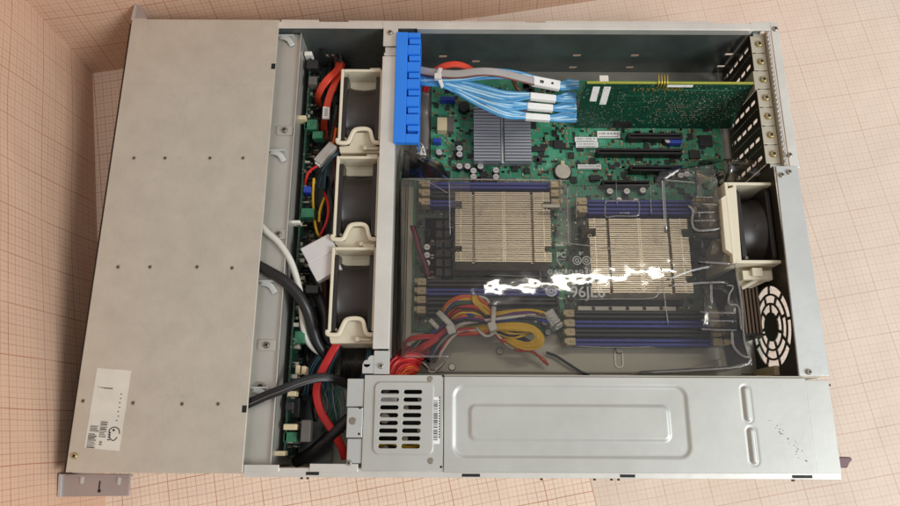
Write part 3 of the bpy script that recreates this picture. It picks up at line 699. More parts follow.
# brown regulator area left of the first heat sink
b = MB(); pbox(b, 424, 218, 453, 283, BZ, BZ+.004); b.build('regulator_field', 'pcb_brown', mbd)
for r in range(6):
    for c_ in range(2): chip(436+c_*8.5, 221+r*9.5, 442.5+c_*8.5, 228+r*9.5, .06, 'choke', 'choke')
for k in range(5): chip(693+(k % 2)*9, 216+k*12, 700+(k % 2)*9, 224+k*12, .06, 'choke', 'choke')
b = MB(); pbox(b, 440, 96.5, 455, 100, BZ, .2); b.build('connector', 'connector_blue', mbd, .004)
b = MB(); pbox(b, 433, 138, 441, 142, BZ, .2); b.build('connector', 'connector_blue', mbd, .004)
b = MB(); pbox(b, 437, 117, 447, 130, BZ, .22); o = b.build('connector', 'latch', mbd, .006); b = MB(); pbox(b, 447, 116, 454, 131, BZ, .2); b.build('connector', 'gray_plastic', mbd, .006)
c = U(464, 106, .2); MB().cyl((c.x, c.y, BZ), .062, .09, n=24).build('buzzer', 'black_plastic', mbd, .008)
b = MB(); pbox(b, 670, 138, 682, 143, BZ, .2); b.build('connector', 'connector_blue', mbd, .004)
b = MB(); pbox(b, 578, 306.5, 676, 310.5, BZ, .19); b.build('connector', 'white_plastic', mbd, .004)
b = MB()
for k in range(5): pbox(b, 592+k*17, 306.8, 595+k*17, 310, .19, .194)
b.build('pins', 'chip', mbd)
# stickers
def sticker(px0, py0, px1, py1, z=BZ+.024, rows=2, par=None):
    par = par or mbd; b = MB(); pbox(b, px0, py0, px1, py1, z-.002, z); o = b.build('label', 'label_white', par)
    a, c = U(px0, py1, z), U(px1, py0, z); b = MB(); x = a.x+.015
    while x < c.x-.015:
        w = random.choice((.003, .006)); b.box(x, x+w, a.y+(c.y-a.y)*.50, c.y-(c.y-a.y)*.22, z, z+.0008); x += w+random.choice((.006, .012))
    x = a.x+.02
    while x < c.x-.03: b.box(x, x+.010, a.y+(c.y-a.y)*.12, a.y+(c.y-a.y)*.26, z, z+.0008); x += .016
    b.build('print', 'ink', o)
sticker(575, 137, 597, 141.5); sticker(576, 142, 598, 147.5); sticker(597.5, 131, 620, 138); sticker(578, 164.5, 601, 169)
# scattered small parts
def smd(region, n, seed, name='surface_components'):
    rnd = random.Random(seed); b = MB()
    for k in range(n):
        x0, x1, y0, y1 = region; x, y = rnd.uniform(x0, x1), rnd.uniform(y0, y1)
        x = round(x/.03)*.03; y = round(y/.03)*.03
        kind = rnd.random(); hz = rnd.random() < .5
        if kind < .45: l, w, h, mm = .020, .010, .01, 'tan_part'
        elif kind < .72: l, w, h, mm = .022, .012, .012, 'chip'
        elif kind < .93: l, w, h, mm = .016, .008, .008, 'tin'
        else: l, w, h, mm = rnd.uniform(.025, .045), rnd.uniform(.025, .045), .016, 'chip'
        if not hz: l, w = w, l
        b.use(mm).box(x-l/2*1.6, x+l/2*1.6, y-w/2*1.6, y+w/2*1.6, BZ, BZ+h)
    o = b.build(name, None, mbd, kind='stuff'); return o
smd((3.05, 6.15, 2.95, 4.1), 1500, 1); smd((2.9, 4.4, 1.42, 2.95), 500, 2); smd((4.3, 6.15, 1.25, 2.95), 700, 3)
# screw points and slots on the pan below the board
for px, py in ((619, 350), (452, 367), (500, 351), (693, 345)): c = U(px, py, .05); MB().cyl((c.x, c.y, .034), .04, .025, n=20, r2=.03).build('floor_standoff', 'screw_steel', ch)
c = U(619, 358, .05); plate('floor_slot', [pillh(c.x, c.y, .09, .2), pillh(c.x, c.y, .065, .175)], .008, 'screw_steel', ch, flatZ(.043))
MB().box(2.8, 6.3, .93, .95, .035, .06).build('floor_rib', 'floor_steel', ch, .008)
MB().prism([(p.x, p.y) for p in W((692, 367, .3), (745, 352, .3), (752, 368, .3), (752, 374, .3), (650, 374, .3))], .036, .07).build('floor_step', 'floor_steel', ch, .006)
MB().box(2.73, 2.86, .95, 2.9, .036, .08).build('floor_step', 'ear_cream', ch, .006)
MB().box(2.80, 3.02, 3.03, 4.15, .036, .10).build('floor_step', 'gray_plastic', ch, .006)
# battery
c = U(563, 171, .16); t = thing('coin_battery', 'round silver coin battery on the board between the chip cooler and the stickers', 'battery', (c.x, c.y, BZ))
MB().cyl((c.x, c.y, BZ), .098, .03, n=32).build('holder', 'slot_black', t); MB().cyl((c.x, c.y, BZ+.03), .088, .02, n=36, r2=.083).build('cell', 'tin', t, .003)
b = MB(); b.box(c.x-.02, c.x+.02, c.y+.06, c.y+.12, BZ, BZ+.055); b.build('clip', 'latch', t, .004)

# ============================================================ HEAT SINKS
def cpu_sink(quad, label, z1=.56):
    P = [U(*q_, z1) for q_ in quad]; x0, x1 = (P[0].x+P[3].x)/2, (P[1].x+P[2].x)/2; y1, y0 = (P[0].y+P[1].y)/2, (P[2].y+P[3].y)/2
    t = thing('cpu_heat_sink', label, 'heat sink', ((x0+x1)/2, (y0+y1)/2, BZ+.05)); w = x1-x0; n = 36; p = (y1-y0)/n
    MB().box(x0+.02, x1-.02, y0+.01, y1-.01, BZ+.04, BZ+.09).build('base', 'fin_gap', t, .004)
    g = [x0+w*.175, x0+w*.205, x0+w*.79, x0+w*.82]
    for k in range(n):
        y = y0+p*(k+.5); b = MB(); cut = (5 <= k <= 7) or (n-9 <= k <= n-6)
        xa, xb_ = (x0+.065 if cut else x0), (x1-.065 if cut else x1)
        tw = p*.30
        for a, c_ in ((xa, g[0]), (g[1], g[2]), (g[3], xb_)): b.box(a, c_, y-tw, y+tw, BZ+.09, z1+random.uniform(-.004, .004))
        b.box(g[0], g[1], y-tw*.8, y+tw*.8, BZ+.09, z1-.07); b.box(g[2], g[3], y-tw*.8, y+tw*.8, BZ+.09, z1-.07)
        for fx in (.06, .5, .52, .93):
            xx = x0+w*fx
            if xx > xa+.01 and xx < xb_-.01: b.box(xx-.006, xx+.006, y+tw, y+p-tw, z1-.05, z1-.006)
        b.build('fin', 'fin', t)
    for xx in (x0+.03, x1-.03):
        for kk in (6.5, n-7): screw((xx, y0+p*kk, z1-.14), .028, t); 
    return x0, x1, y0, y1
h1 = cpu_sink(((455.5, 192), (550.5, 192), (551, 262), (455, 262)), 'finned cream-coloured processor cooler left of the other one, below the grey chip cooler')
h2 = cpu_sink(((588.5, 218.5), (688, 218.5), (692.5, 293), (592.5, 293)), 'finned cream-coloured processor cooler right of the other one, near the rear fan')
b = MB()
for (x0, x1, y0, y1) in (h1, h2):
    for s in (0, 1):
        y = y0-.035 if s == 0 else y1+.01
        b.box(x0-.02, x1+.02, y-.015, y+.04, BZ, BZ+.09)
b.build('socket_frame', 'slot_black', mbd, .006)
zc = .27; P = [U(473.5, 103, zc), U(530, 103, zc), U(529.5, 161, zc), U(473, 161, zc)]
x0, x1, y1, y0 = P[0].x, P[1].x, P[0].y, P[3].y
t = thing('chip_heat_sink', 'square grey aluminium cooler with parallel fins split by a bright strip', 'heat sink', ((x0+x1)/2, (y0+y1)/2, BZ))
MB().box(x0, x1, y0, y1, BZ+.02, BZ+.10).build('base', 'alu_gray', t)
n = 19; p = (y1-y0)/n; xm = x0+(x1-x0)*.5
for k in range(n):
    y = y0+p*(k+.5); b = MB(); b.box(x0, xm-.022, y-p*.36, y+p*.36, BZ+.06, zc); b.box(xm+.022, x1, y-p*.36, y+p*.36, BZ+.06, zc); b.build('fin', 'alu_gray', t, .002)
MB().box(xm-.012, xm+.012, y0-.01, y1+.01, BZ+.05, .245).build('spring_bar', 'alu_bright', t, .004)

# ============================================================ EXPANSION CARD
A1, A2 = U(585, 82.5, .80), U(765, 84.5, .80); y_t = (A1.y+A2.y)/2; B1 = U(572, 128, .15); y_b = B1.y
ec = thing('expansion_card', 'dark green expansion card standing on edge with the blue cables plugged in', 'circuit board', ((A1.x+6.28)/2, y_b, .15))
def cardpt(x, s): return Vector((x, y_b+(y_t-y_b)*s, .15+.65*s))      # s 0 bottom .. 1 top
nrm = Vector((0, -.65, (y_t-y_b))).normalized()
def cquad(b, x0, x1, s0, s1, off=.003, t=.003):
    P = [cardpt(x0, s0), cardpt(x1, s0), cardpt(x1, s1), cardpt(x0, s1)]
    b.solid([p_+nrm*off for p_ in P], [p_+nrm*(off-t) for p_ in P])
b = MB(); cquad(b, A1.x, 6.28, 0, 1, 0, .014); b.build('board', 'pcb_card', ec)
b = MB(); cquad(b, A1.x+.02, 6.30, .992, 1.012, .003, .022); b.build('board_edge', 'board_edge', ec)
b = MB(); cquad(b, A1.x+.09, A1.x+.16, .62, .93, .003, .003); cquad(b, A1.x+.20, A1.x+.27, .55, .93, .003, .003); b.build('label', 'label_white', ec)
b = MB(); c = U(668, 85, .8).x; d = U(694, 85, .8).x; cquad(b, c, d, .93, .975, .003); b.build('label', 'label_white', ec)
b = MB(); c = U(600, 85, .8).x; d = U(609, 85, .8).x; b.box(c, d, y_t+.02, y_t+.09, .70, .80); b.build('port', 'white_plastic', ec, .004)
b = MB()
for k in range(4): x = U(658.5+k*2.9, 85, .8).x; b.tube([(x, y_t-.03, .76), (x, y_t+.0, .82), (x, y_t+.085, .83)], .006, 6, 3)
b.build('pin_header', 'gold', ec)
rn = random.Random(12); b = MB()
for k in range(620):
    if rn.random() < .55: x = rn.gauss(5.72, .28); s = rn.gauss(.45, .18)
    else: x = rn.uniform(A1.x+.08, 6.2); s = rn.uniform(.05, .95)
    if not (A1.x+.03 < x < 6.22 and .04 < s < .96): continue
    w = rn.choice((.004, .007, .014)); h_ = rn.choice((.006, .009)); s = round(s/.045)*.045; b.use(rn.choice(('tin', 'rivet', 'tan_part', 'rivet', 'tin')))
    cquad(b, x, x+w, s, s+h_, .006, .006)
for k in range(40): x = A1.x+.5+rn.uniform(0, .5); s = .86+rn.uniform(-.02, .02); b.use('gold'); cquad(b, x, x+.012, s, s+.03, .004, .004)
b.build('surface_components', None, ec, kind='stuff')
b = MB(); b.use('connector_green'); cquad(b, 5.3, 6.1, .86, .875, .003, .002); cquad(b, 4.95, 5.5, .74, .748, .003, .002); cquad(b, 4.95, 5.3, .60, .606, .003, .002); b.build('trace', None, ec)
b = MB(); cquad(b, A1.x+.42, A1.x+.60, .06, .17, .03, .03); b.build('chip', 'chip', ec)
b = MB(); b.box(6.28, 6.298, sy[2]-.1, sy[2]+.1, .10, .80); b.box(6.28, RX+.105, sy[2]-.096, sy[2]+.096, .801, .811); b.build('bracket', 'ear_cream', ec, .003)
screw((RX+.045, sy[2], .816), .036, ec, 'screw_brass')

# ============================================================ BLUE COMB
c0, c1 = U(398, 30, .93), U(418.5, 142, .93)
bc = thing('blue_cable_holder', 'bright blue plastic cable holder with a row of clips along the cross bar', 'cable holder', ((c0.x+c1.x)/2, (c0.y+c1.y)/2, .8))
x0, x1, y0, y1 = c0.x-.015, c1.x, c1.y, c0.y-.02; xm = x0+.115
b = MB(); b.box(x0, xm, y0, y1, .86, .93); b.box(xm, x1, y0, y0+.09, .86, .925); b.box(xm, x1, y0+.12, y1, .62, .66)
b.box(x1-.012, x1, y0+.02, y1, .66, .90); n = 6; p = (y1-y0-.06)/n
for k in range(n):
    yy = y0+.06+p*(k+.5); b.box(xm, x1-.0, yy+.045, yy+p-.045 if k < n-1 else y1, .86, .922)
b.build('body', 'comb_blue', bc, .006)
for k in range(n):
    yy = y0+.06+p*(k+.5); b = MB(); b.box(xm-.012, x1, yy-.06, yy+.045, .78, .80); b.box(xm+.015, x1+.004, yy-.028, yy+.028, .80, .915); b.box(xm+.0, x1, yy+.035, yy+.045, .80, .93); b.build('clip', 'comb_blue', bc, .008)

# ============================================================ SAS CABLES
labs = [((532, 77), (560, 85.5), 84.5), ((530, 92.5), (556, 98.5), 97), ((527, 102.5), (553, 108), 106.5), ((525, 113), (550, 118), 117)]
names = ['topmost, nearest the far wall', 'second from the far wall', 'third from the far wall', 'lowest, over the grey cooler']
for i, ((lx0, ly0), (lx1, ly1), ey) in enumerate(labs):
    t = thing('sas_cable', 'light blue cable with white label band, ' + names[i], 'cable', U(480, ey, .5), 'four blue data cables')
    z0 = .80-.02*i; zl = .62-.05*i; rnd = random.Random(20+i)
    for k in range(9):
        u = (k-4)/4.; base = 76.5+i*1.4 + u*3.2; sp = 2.4 if i else 3.6
        path = [(410, 77+u*3, .70), (424, 78+i*1.0+u*3.4, .76), (440, 79+i*1.2+u*3.0, .80-.012*i)]
        if i == 0: path += [(465, 78+u*2.5-3*(u < 0), .80), (492, 73.5+u*4.2, .80), (515, 75.5+u*4.0, .72)]
        else: path += [(458, 82+i*2.6+u*4.4, z0-.03-.01*k%.03), (480, 85+i*5.4+u*5.6, z0-.08-.02*(k%2)), (505, 89+i*7.8+u*5.0, z0-.12)]
        path += [(lx0+2, ly0+3.2+u*sp, zl), (lx1, ly1-.0+u*sp, zl-.03), ((lx1+580)/2-2, ey+u*4.4, zl-.05), (574, ey+u*4.2, zl-.055), (579 if i == 0 else 576, ey+u*3.8, zl-.055)]
        b = MB(); b.tube(W(*[(a_, c_+rnd.uniform(-.35, .35), z_+rnd.uniform(-.008, .008)) for a_, c_, z_ in path]), .0135, 6, 6)
        b.build('wire', 'w_sas_pale' if k in (1, 4, 6) else 'w_sas', t)
    P, Q = U(lx0, ly0+3.2, zl+.012), U(lx1, ly1, zl-.018); d = (Q-P).normalized(); s_ = Vector((-d.y, d.x, 0)).normalized()*(.036 if i else .05)
    b = MB(); b.solid([P+s_+Vector((0, 0, .018)), P-s_+Vector((0, 0, .018)), Q-s_+Vector((0, 0, .018)), Q+s_+Vector((0, 0, .018))], [P+s_-Vector((0, 0, .045)), P-s_-Vector((0, 0, .045)), Q-s_-Vector((0, 0, .045)), Q+s_-Vector((0, 0, .045))])
    lo_ = b.build('label', 'label_white', t, .010)
    if i == 0:
        b = MB()
        for k in range(4): p_ = P.lerp(Q, .30+.035*k)+Vector((0, 0, .0185)); b.box(p_.x-.006, p_.x+.003, p_.y-.025+.01*(k % 2), p_.y+.012, p_.z-.001, p_.z+.0012)
        p_ = P.lerp(Q, .72)+Vector((0, 0, .019)); b.cyl((p_.x, p_.y, p_.z-.001), .014, .002, n=10); b.build('print', 'ink', lo_)
t = thing('ribbon_cable', 'grey flat ribbon cable with a dark red edge lying along the blue cables', 'cable', U(470, 72, .8))
b = MB(); pp = [(408, 66, .74), (422, 70.5, .80), (438, 73, .84), (458, 74, .85), (480, 71.5, .85), (498, 72.5, .82), (520, 77.5, .76), (534, 81, .70)]
b.tube(W(*pp), 0, 10, 6, flat=(.045, .006)); b.build('ribbon', 'ribbon_gray', t)
b = MB(); b.tube([v+Vector((0, -.045, .004)) for v in W(*pp)], .009, 6, 6); b.build('edge_wire', 'w_brown', t)
t = thing('sata_cable', 'short orange-red cable arching above the grey ribbon cable', 'cable', U(452, 64, .7)); b = MB(); b.tube(W((420, 80, .6), (436, 70, .72), (446, 65.5, .76), (458, 64.5, .76), (470, 69, .72), (480, 76, .60)), 0, 10, 6, flat=(.035, .012)); b.build('jacket', 'w_sata', t)
t = thing('power_lead', 'pair of thin red wires dropping beside the blue cable holder', 'cable', U(424, 92, .5))
for k in (0, 1): b = MB(); b.tube(W((427+k*3, 82, .62), (423+k*3, 92, .5), (419+k*2, 104, .35), (418, 118, .2)), .018, 8, 5); b.build('wire', 'w_red', t)
t = thing('cable_tie', 'white cable tie holding the blue cables beside the blue holder', 'cable tie', U(440, 76, .8)); b = MB(); b.tube(W((440.5, 68, .84), (438.5, 74, .87), (440, 80, .87), (442.5, 87, .78)), 0, 8, 5, flat=(.022, .008)); c = U(438, 76.5, .89); b.box(c.x-.035, c.x+.035, c.y-.03, c.y+.03, .862, .91); b.build('strap', 'tie', t, .006)
t = thing('rear_wire', 'thin brownish pink wire crossing under the blue cables', 'cable', U(515, 88, .4)); b = MB(); b.tube(W((513, 80, .62), (517, 88, .5), (526, 96, .45), (534, 98, .4)), .02, 8, 5); b.tube(W((510, 104, .5), (516, 110, .45), (526, 114, .4)), .02, 8, 5); b.build('wire', 'w_brown', t)
# crumpled translucent piece and dark tray left of the board
c = U(421, 146, .5); t = thing('plastic_wrap', 'crumpled whitish plastic scrap below the blue cable holder', 'plastic', (c.x, c.y, .4)); b = MB(); rnd = random.Random(2)
for k in range(7):
    a_ = [U(417+rnd.uniform(-1, 10), 142+rnd.uniform(-2, 14), .4+rnd.uniform(0, .12)) for _ in range(3)]; b.slab(a_, .008)
b.build('film', 'molex', t)
t = thing('gray_cable', 'broad grey flat cable running down left of the board', 'cable', U(424, 120, .3)); b = MB(); b.tube(W((424, 92, .55), (423, 110, .35), (424, 128, .3), (423, 150, .25)), 0, 8, 6, flat=(.055, .01)); b.build('jacket', 'gray_plastic', t)

# ============================================================ BACKPLANE AND FRONT CAVITY
bp_ = thing('backplane_board', 'narrow green circuit board standing behind the drive bay', 'circuit board', (1.80, 2.2, .06))
MB().box(1.772, 1.790, .14, 4.20, .06, .62).build('board', 'pcb_back', bp_)
rnd = random.Random(6); b = MB()
for k in range(420):
    y = rnd.uniform(.2, 4.1); z = rnd.uniform(.12, .60); s_ = rnd.choice((.012, .02, .035)); b.use(rnd.choice(('tin', 'chip', 'tan_part', 'pcb_back', 'tin', 'chip'))); b.box(1.79, 1.79+rnd.choice((.012, .02, .05)), y, y+s_, z, z+s_*rnd.uniform(.6, 1.4))
b.build('surface_components', None, bp_, kind='stuff')
for px0, py0, px1, py1, m in ((304, 119, 317, 129, 'connector_green'), (312, 131, 323, 138, 'connector_green'), (299, 208, 314, 217, 'connector_green'), (294, 331, 305, 343, 'connector_green'), (283, 432, 297, 442, 'connector_green'), (303, 186, 311, 192, 'connector_blue'), (304, 51, 312, 55, 'white_plastic'), (298, 115, 306, 119, 'latch'), (291, 220, 300, 223, 'white_plastic'), (295, 365, 300, 374, 'latch'), (301, 366, 306, 374, 'latch'), (287, 391, 296, 396, 'latch'), (283, 424, 297, 430, 'latch'), (274, 451, 285, 456, 'latch'), (308, 76, 317, 84, 'gray_plastic'), (285, 402, 294, 410, 'chip'), (300, 420, 311, 442, 'gray_plastic'), (305, 285, 318, 293, 'chip'), (306, 60, 318, 68, 'chip')):
    zt = .62 if m.startswith('connector') else .68; b = MB(); pbox(b, px0, py0, px1, py1, zt-.12, zt); b.build('connector', m, bp_, .008)
# second, darker boards lower down
b = MB(); pbox(b, 283, 398, 300, 418, .2, .45); b.build('relay', 'chip', bp_, .008)
def cable(name, label, m, pts, r=.02, flat=None, cat='cable', part='jacket', group=None):
    t = thing(name, label, cat, U(*pts[len(pts)//2]), group); b = MB(); b.tube(W(*pts), r, 10, 7, flat=flat); b.build(part, m, t); return t
t = cable('sata_cable', 'flat orange-red cable curling left of the farthest fan, left branch', 'w_sata', [(340, 62, .45), (337, 70, .62), (329, 78, .70), (322, 87, .66), (318, 97, .55), (319, 106, .4)], 0, (.040, .012))
t = cable('sata_cable', 'flat orange-red cable with a white label beside the farthest fan', 'w_sata', [(342, 64, .40), (339, 74, .58), (334, 85, .66), (329, 98, .64), (326, 112, .58), (324, 124, .45), (325, 140, .3)], 0, (.036, .012))
c = U(326.5, 112, .62); b = MB(); b.box(c.x-.04, c.x+.03, c.y-.07, c.y+.065, c.z-.03, c.z+.0); lb2 = b.build('label', 'label_white', t, .004); b = MB()
for k in range(5): b.box(c.x-.022, c.x+.012, c.y-.04+.018*k, c.y-.034+.018*k, c.z-.001, c.z+.001)
b.build('print', 'ink', lb2)
cable('power_lead', 'thick red cable running down from below the nearest fan', 'w_red', [(343, 330, .45), (338, 342, .58), (330, 356, .58), (321, 374, .56), (316.5, 392, .56), (321, 412, .56), (332, 430, .52), (341, 446, .45), (345, 458, .36)], 0, (.038, .022))
cable('power_lead', 'red wire glimpsed left of the nearest fan', 'w_red', [(322, 270, .4), (329, 278, .5), (336, 287, .35)], .016)
cable('power_lead', 'thick red cable end beside the nearest fan', 'w_red', [(325, 308, .4), (331, 318, .5), (336, 330, .45)], .035)
cable('white_cable', 'round white cable looping out from under the drive bay cover', 'w_cable_white', [(258, 222, .80), (266, 231, .815), (279, 243, .81), (291, 262, .78), (299, 288, .72), (302, 310, .66), (304, 330, .60), (310, 344, .54), (321, 353, .48), (330, 352, .4)], .031)
cable('black_cable', 'thick black cable curving across the bay ledge into the case', 'w_black', [(255, 264, .80), (266, 270, .82), (283, 280, .83), (296, 292, .80), (306, 308, .74), (312, 326, .64), (318, 344, .55), (330, 360, .45)], .052)
cable('black_cable', 'second thick black cable beside the first, behind the nearest fan', 'w_black', [(310, 285, .5), (320, 300, .56), (325, 318, .56), (326, 336, .5), (338, 352, .42)], .05)
cable('black_cable', 'thick black cable at the bottom of the open gap', 'w_black', [(296, 462, .3), (312, 452, .42), (330, 436, .5), (348, 420, .5), (362, 410, .45)], .055)
t = cable('flat_black_cable', 'flat ridged black cable lying across the bay ledge to the distributor cover', 'w_black', [(236, 409, .81), (252, 402, .83), (268, 395, .85), (284, 389, .85), (300, 382.5, .82), (318, 378, .76), (334, 379, .68), (352, 386, .52)], 0, (.042, .016))
b = MB(); pts = W((245, 406, .85), (252, 403, .853), (268, 396, .872), (284, 390, .872), (300, 383.5, .842), (318, 379, .782), (334, 380, .702)); b.tube(pts, .006, 6, 6); b.build('ridge', 'gray_plastic', t)
rnd = random.Random(8)
for k, (m, pts) in enumerate((('w_red', [(317, 166, .66), (309, 172, .62), (305, 183, .55), (304, 194, .4)]), ('w_yellow', [(314, 178, .60), (313, 195, .55), (314, 215, .5), (317, 232, .5), (322, 238, .45)]), ('w_red', [(324, 192, .45), (328, 205, .55), (327, 220, .55), (320, 236, .5)]), ('w_yellow', [(325, 196, .45), (320, 210, .52), (319, 222, .5)]), ('w_orange', [(336, 128, .55), (334, 140, .55), (331, 150, .5)]), ('w_black', [(326, 165, .55), (318, 180, .55), (316, 200, .5), (322, 220, .4)]), ('w_teal', [(339, 152, .62), (330, 160, .62), (322, 172, .55), (318, 190, .45)]), ('w_teal', [(341, 150, .62), (332, 158, .60), (326, 170, .5), (324, 190, .4)]), ('w_black', [(322, 95, .5), (326, 120, .4), (322, 150, .4), (326, 180, .3)]), ('w_black', [(318, 45, .5), (330, 55, .5), (341, 62, .5), (344, 75, .4)]))):
    cable('thin_wire', ['thin red wire left of the grey connector', 'thin yellow wire hanging below the grey connector', 'thin red wire looping left of the middle fan', 'short thin yellow wire inside the red loop', 'thin orange wire above the grey connector', 'thin black wire under the grey connector', 'thin teal wire right of the grey connector', 'second thin teal wire beside the grey connector', 'thin black wire hanging under the labelled red cable', 'thin black wire near the far wall above the red cables'][k], m, pts, .013)
def rotbox(b, px, py, z, l, w, h, deg):
    c = U(px, py, z); mt = Matrix.Translation(c) @ Matrix.Rotation(math.radians(deg), 4, 'Z'); b.box(-l/2, l/2, -w/2, w/2, -h, 0, mt); return mt
t = thing('gray_connector', 'grey rectangular plug lying at an angle between the first and middle fans', 'connector', U(325, 152, .6)); b = MB(); rotbox(b, 325, 152.5, .70, .25, .095, .09, 52); b.build('body', 'molex_gray', t, .012); b = MB(); rotbox(b, 318.5, 162, .68, .06, .06, .06, 52); b.build('plug', 'w_white', t, .008)
t = thing('white_connector_block', 'large white plastic plug pair lying left of the fans at an angle', 'connector', U(318, 255, .6)); b = MB(); mt = rotbox(b, 318.5, 248.5, .76, .30, .17, .12, 30); b.build('body', 'molex', t, .008)
b = MB(); rotbox(b, 324.5, 266, .75, .26, .19, .12, 30); b.build('body', 'molex', t, .008); b = MB(); rotbox(b, 330, 244, .70, .10, .16, .1, 30); b.build('mate', 'chip', t, .006)
# braided thin wires lower down
t = thing('thin_wire_bundle', 'tangle of thin teal wires in a mesh sleeve beside the thick red cable', 'cable', U(333, 400, .4)); rnd = random.Random(3)
for k in range(26):
    x0_ = rnd.uniform(322, 346); x1_ = rnd.uniform(322, 346); b = MB(); b.tube(W((x0_, 383+rnd.uniform(-3, 3), .42), ((x0_+x1_)/2+rnd.uniform(-5, 5), 404, .45+rnd.uniform(-.05, .05)), (x1_, 428+rnd.uniform(-5, 5), .40)), .006, 5, 4); b.build('wire', rnd.choice(('w_teal', 'w_teal', 'w_gray', 'connector_green')), t)
t = thing('teal_wire_bundle', 'band of dark teal wires slanting from under the nearest fan', 'cable', U(318, 355, .4))
for k in range(10): b = MB(); b.tube(W((334+k*1.2, 334+k*.5, .42), (322+k*1.8, 350+k*.6, .50), (308+k*2.6, 368+k*.5, .44), (300+k*3.3, 395, .35)), .011, 6, 5); b.build('wire', 'w_teal' if k % 3 else 'w_black', t)
t = thing('black_wire_bundle', 'bundle of dark blue-black wires between the nearest fan and the power cover', 'cable', U(362, 362, .4))
for k in range(12): b = MB(); b.tube(W((343+k*2.4, 344, .25), (344+k*2.4, 354, .42), (343+k*2.2, 366, .45), (340+k*2.0, 380, .3)), .014, 6, 5); b.build('wire', rnd.choice(('w_black', 'w_black', 'w_teal', 'dark_edge')), t)
t = thing('cable_clutter', 'dark mass of black cables on the floor of the front gap', 'cable', (1.95, 2.2, .05)); rnd = random.Random(5)
for k in range(26):
    y = rnd.uniform(.2, 4.0); x = rnd.uniform(1.88, 2.08); b = MB(); b.tube([(x, y, .2), (x+rnd.uniform(-.05, .06), y+.2, rnd.uniform(.15, .4)), (x+rnd.uniform(-.06, .05), y+.45, rnd.uniform(.15, .45)), (x, y+.7 if y < 3.4 else y+.3, .15)], rnd.choice((.012, .02, .03)), 7, 5); b.build('wire', rnd.choice(('w_black', 'w_black', 'w_black', 'w_brown', 'w_teal')), t)
MB().box(1.80, 2.12, .06, 4.29, .036, .14).build('shade_slab', 'dark_sheet', ch)  # dark slab added in place of shade on the front gap's floor

# ============================================================ MAIN WIRE HARNESS
wh = thing('wire_harness', 'bundle of red, yellow, orange and black power wires tied with white cable ties', 'cable', U(460, 325, .5))
rnd = random.Random(11)
def wire(m, pts, r=.016, j=.6):
    b = MB(); b.tube(W(*[(x+rnd.uniform(-j, j), y+rnd.uniform(-j, j), z+rnd.uniform(-.015, .015)) for x, y, z in pts]), min(r, .0142), 7, 7); b.build('wire', m, wh)
# upper arcs fanning from the first tie, over and down to the second
arcs = ['w_orange', 'w_orange', 'w_yellow', 'w_yellow', 'w_blue', 'w_green', 'w_purple', 'w_black', 'w_orange', 'w_red', 'w_black', 'w_red', 'w_brown', 'w_black']
arcs = arcs+['w_yellow', 'w_blue', 'w_green', 'w_orange', 'w_black', 'w_purple', 'w_black']
for k, m in enumerate(arcs):
    o = k*1.22
    wire(m, [(443+o*.35, 317+o*.15, .45), (444+o*.5, 308+o*.55, .55), (452+o*.5, 300+o*.75, .62), (463+o*.35, 296.5+o*.95, .64), (476+o*.1, 297.5+o*.95, .62), (486, 305+o*.75, .56), (493, 313+o*.6, .50)], .0135)
for k in range(3): wire('w_yellow', [(473+k*1.2, 296, .66), (474+k*2, 302, .66), (480+k*1.5, 309, .62), (487+k, 314, .58)], .016, .3)
wire('w_orange', [(476, 296, .6), (482, 300, .62), (487, 304, .58)], .018); wire('w_white', [(478, 296, .6), (485, 298, .62), (489, 303, .58)], .018)
# from second tie to the white connector
for k, m in enumerate(('w_yellow', 'w_yellow', 'w_purple', 'w_brown', 'w_gray', 'w_red', 'w_black', 'w_blue')):
    wire(m, [(493, 314+k*1.1, .50), (510, 311+k*1.2, .52), (530, 310+k*1.3, .52), (545, 313+k*1.1, .48), (556, 318+k*.7, .42)], .016)
for k in range(2): wire('w_white', [(452, 331-k*2, .48), (462, 325-k, .55), (480, 321, .56), (505, 318, .56), (530, 315, .52), (541, 314.5, .48)], .014, .3)
# yellow loop
for k in range(5):
    wire('w_yellow', [(470, 327+k*.8, .44), (494, 325+k*1.1, .50), (520, 324+k*1.6, .52), (535-k*.6, 328+k*.9, .52), (543-k*1.8, 338, .52), (539-k*1.9, 347-k*1.2, .50), (526-k*.8, 349-k*1.6, .46), (512, 344-k*1.2, .42), (504, 339, .38)], .0165, .35)
for k, m in enumerate(('w_brown', 'w_black', 'w_purple', 'w_black')): wire(m, [(494, 328+k*2, .40), (508, 332+k*1.5, .40), (520, 336+k, .38), (530, 342, .34)], .017)
for k, m in enumerate(('w_yellow', 'w_black', 'w_yellow')): wire(m, [(499, 330+k*2, .44), (510, 334+k*1.5, .46), (522, 334+k, .44), (531, 332, .40)], .015)
# lower left fan out of the first tie
for k, m in enumerate(('w_green', 'w_green', 'w_black', 'w_blue', 'w_purple', 'w_black', 'w_blue', 'w_red', 'w_red', 'w_black', 'w_blue', 'w_gray', 'w_black', 'w_green', 'w_red', 'w_white')):
    wire(m, [(445+k*.9, 318+k*1.0, .47), (436+k*.9, 324+k*1.1, .50), (424+k*1.2, 334+k*1.2, .46), (412+k*1.8, 346+k*.9, .38), (402+k*2.2, 357+k*.3, .28)], .0142, 1.2)
for k in range(3): wire('w_red', [(436, 335+k*1.2, .50), (422, 336+k, .54), (410, 338+k, .52), (405-k, 345, .46), (404, 354, .36)], .017, .3)
for k in range(4): wire('w_red', [(446, 328+k*1.6, .48), (434, 338+k*1.4, .52), (421, 346+k*1.4, .48), (412, 352+k*1.5, .38), (402, 358, .3)], .018, .4)
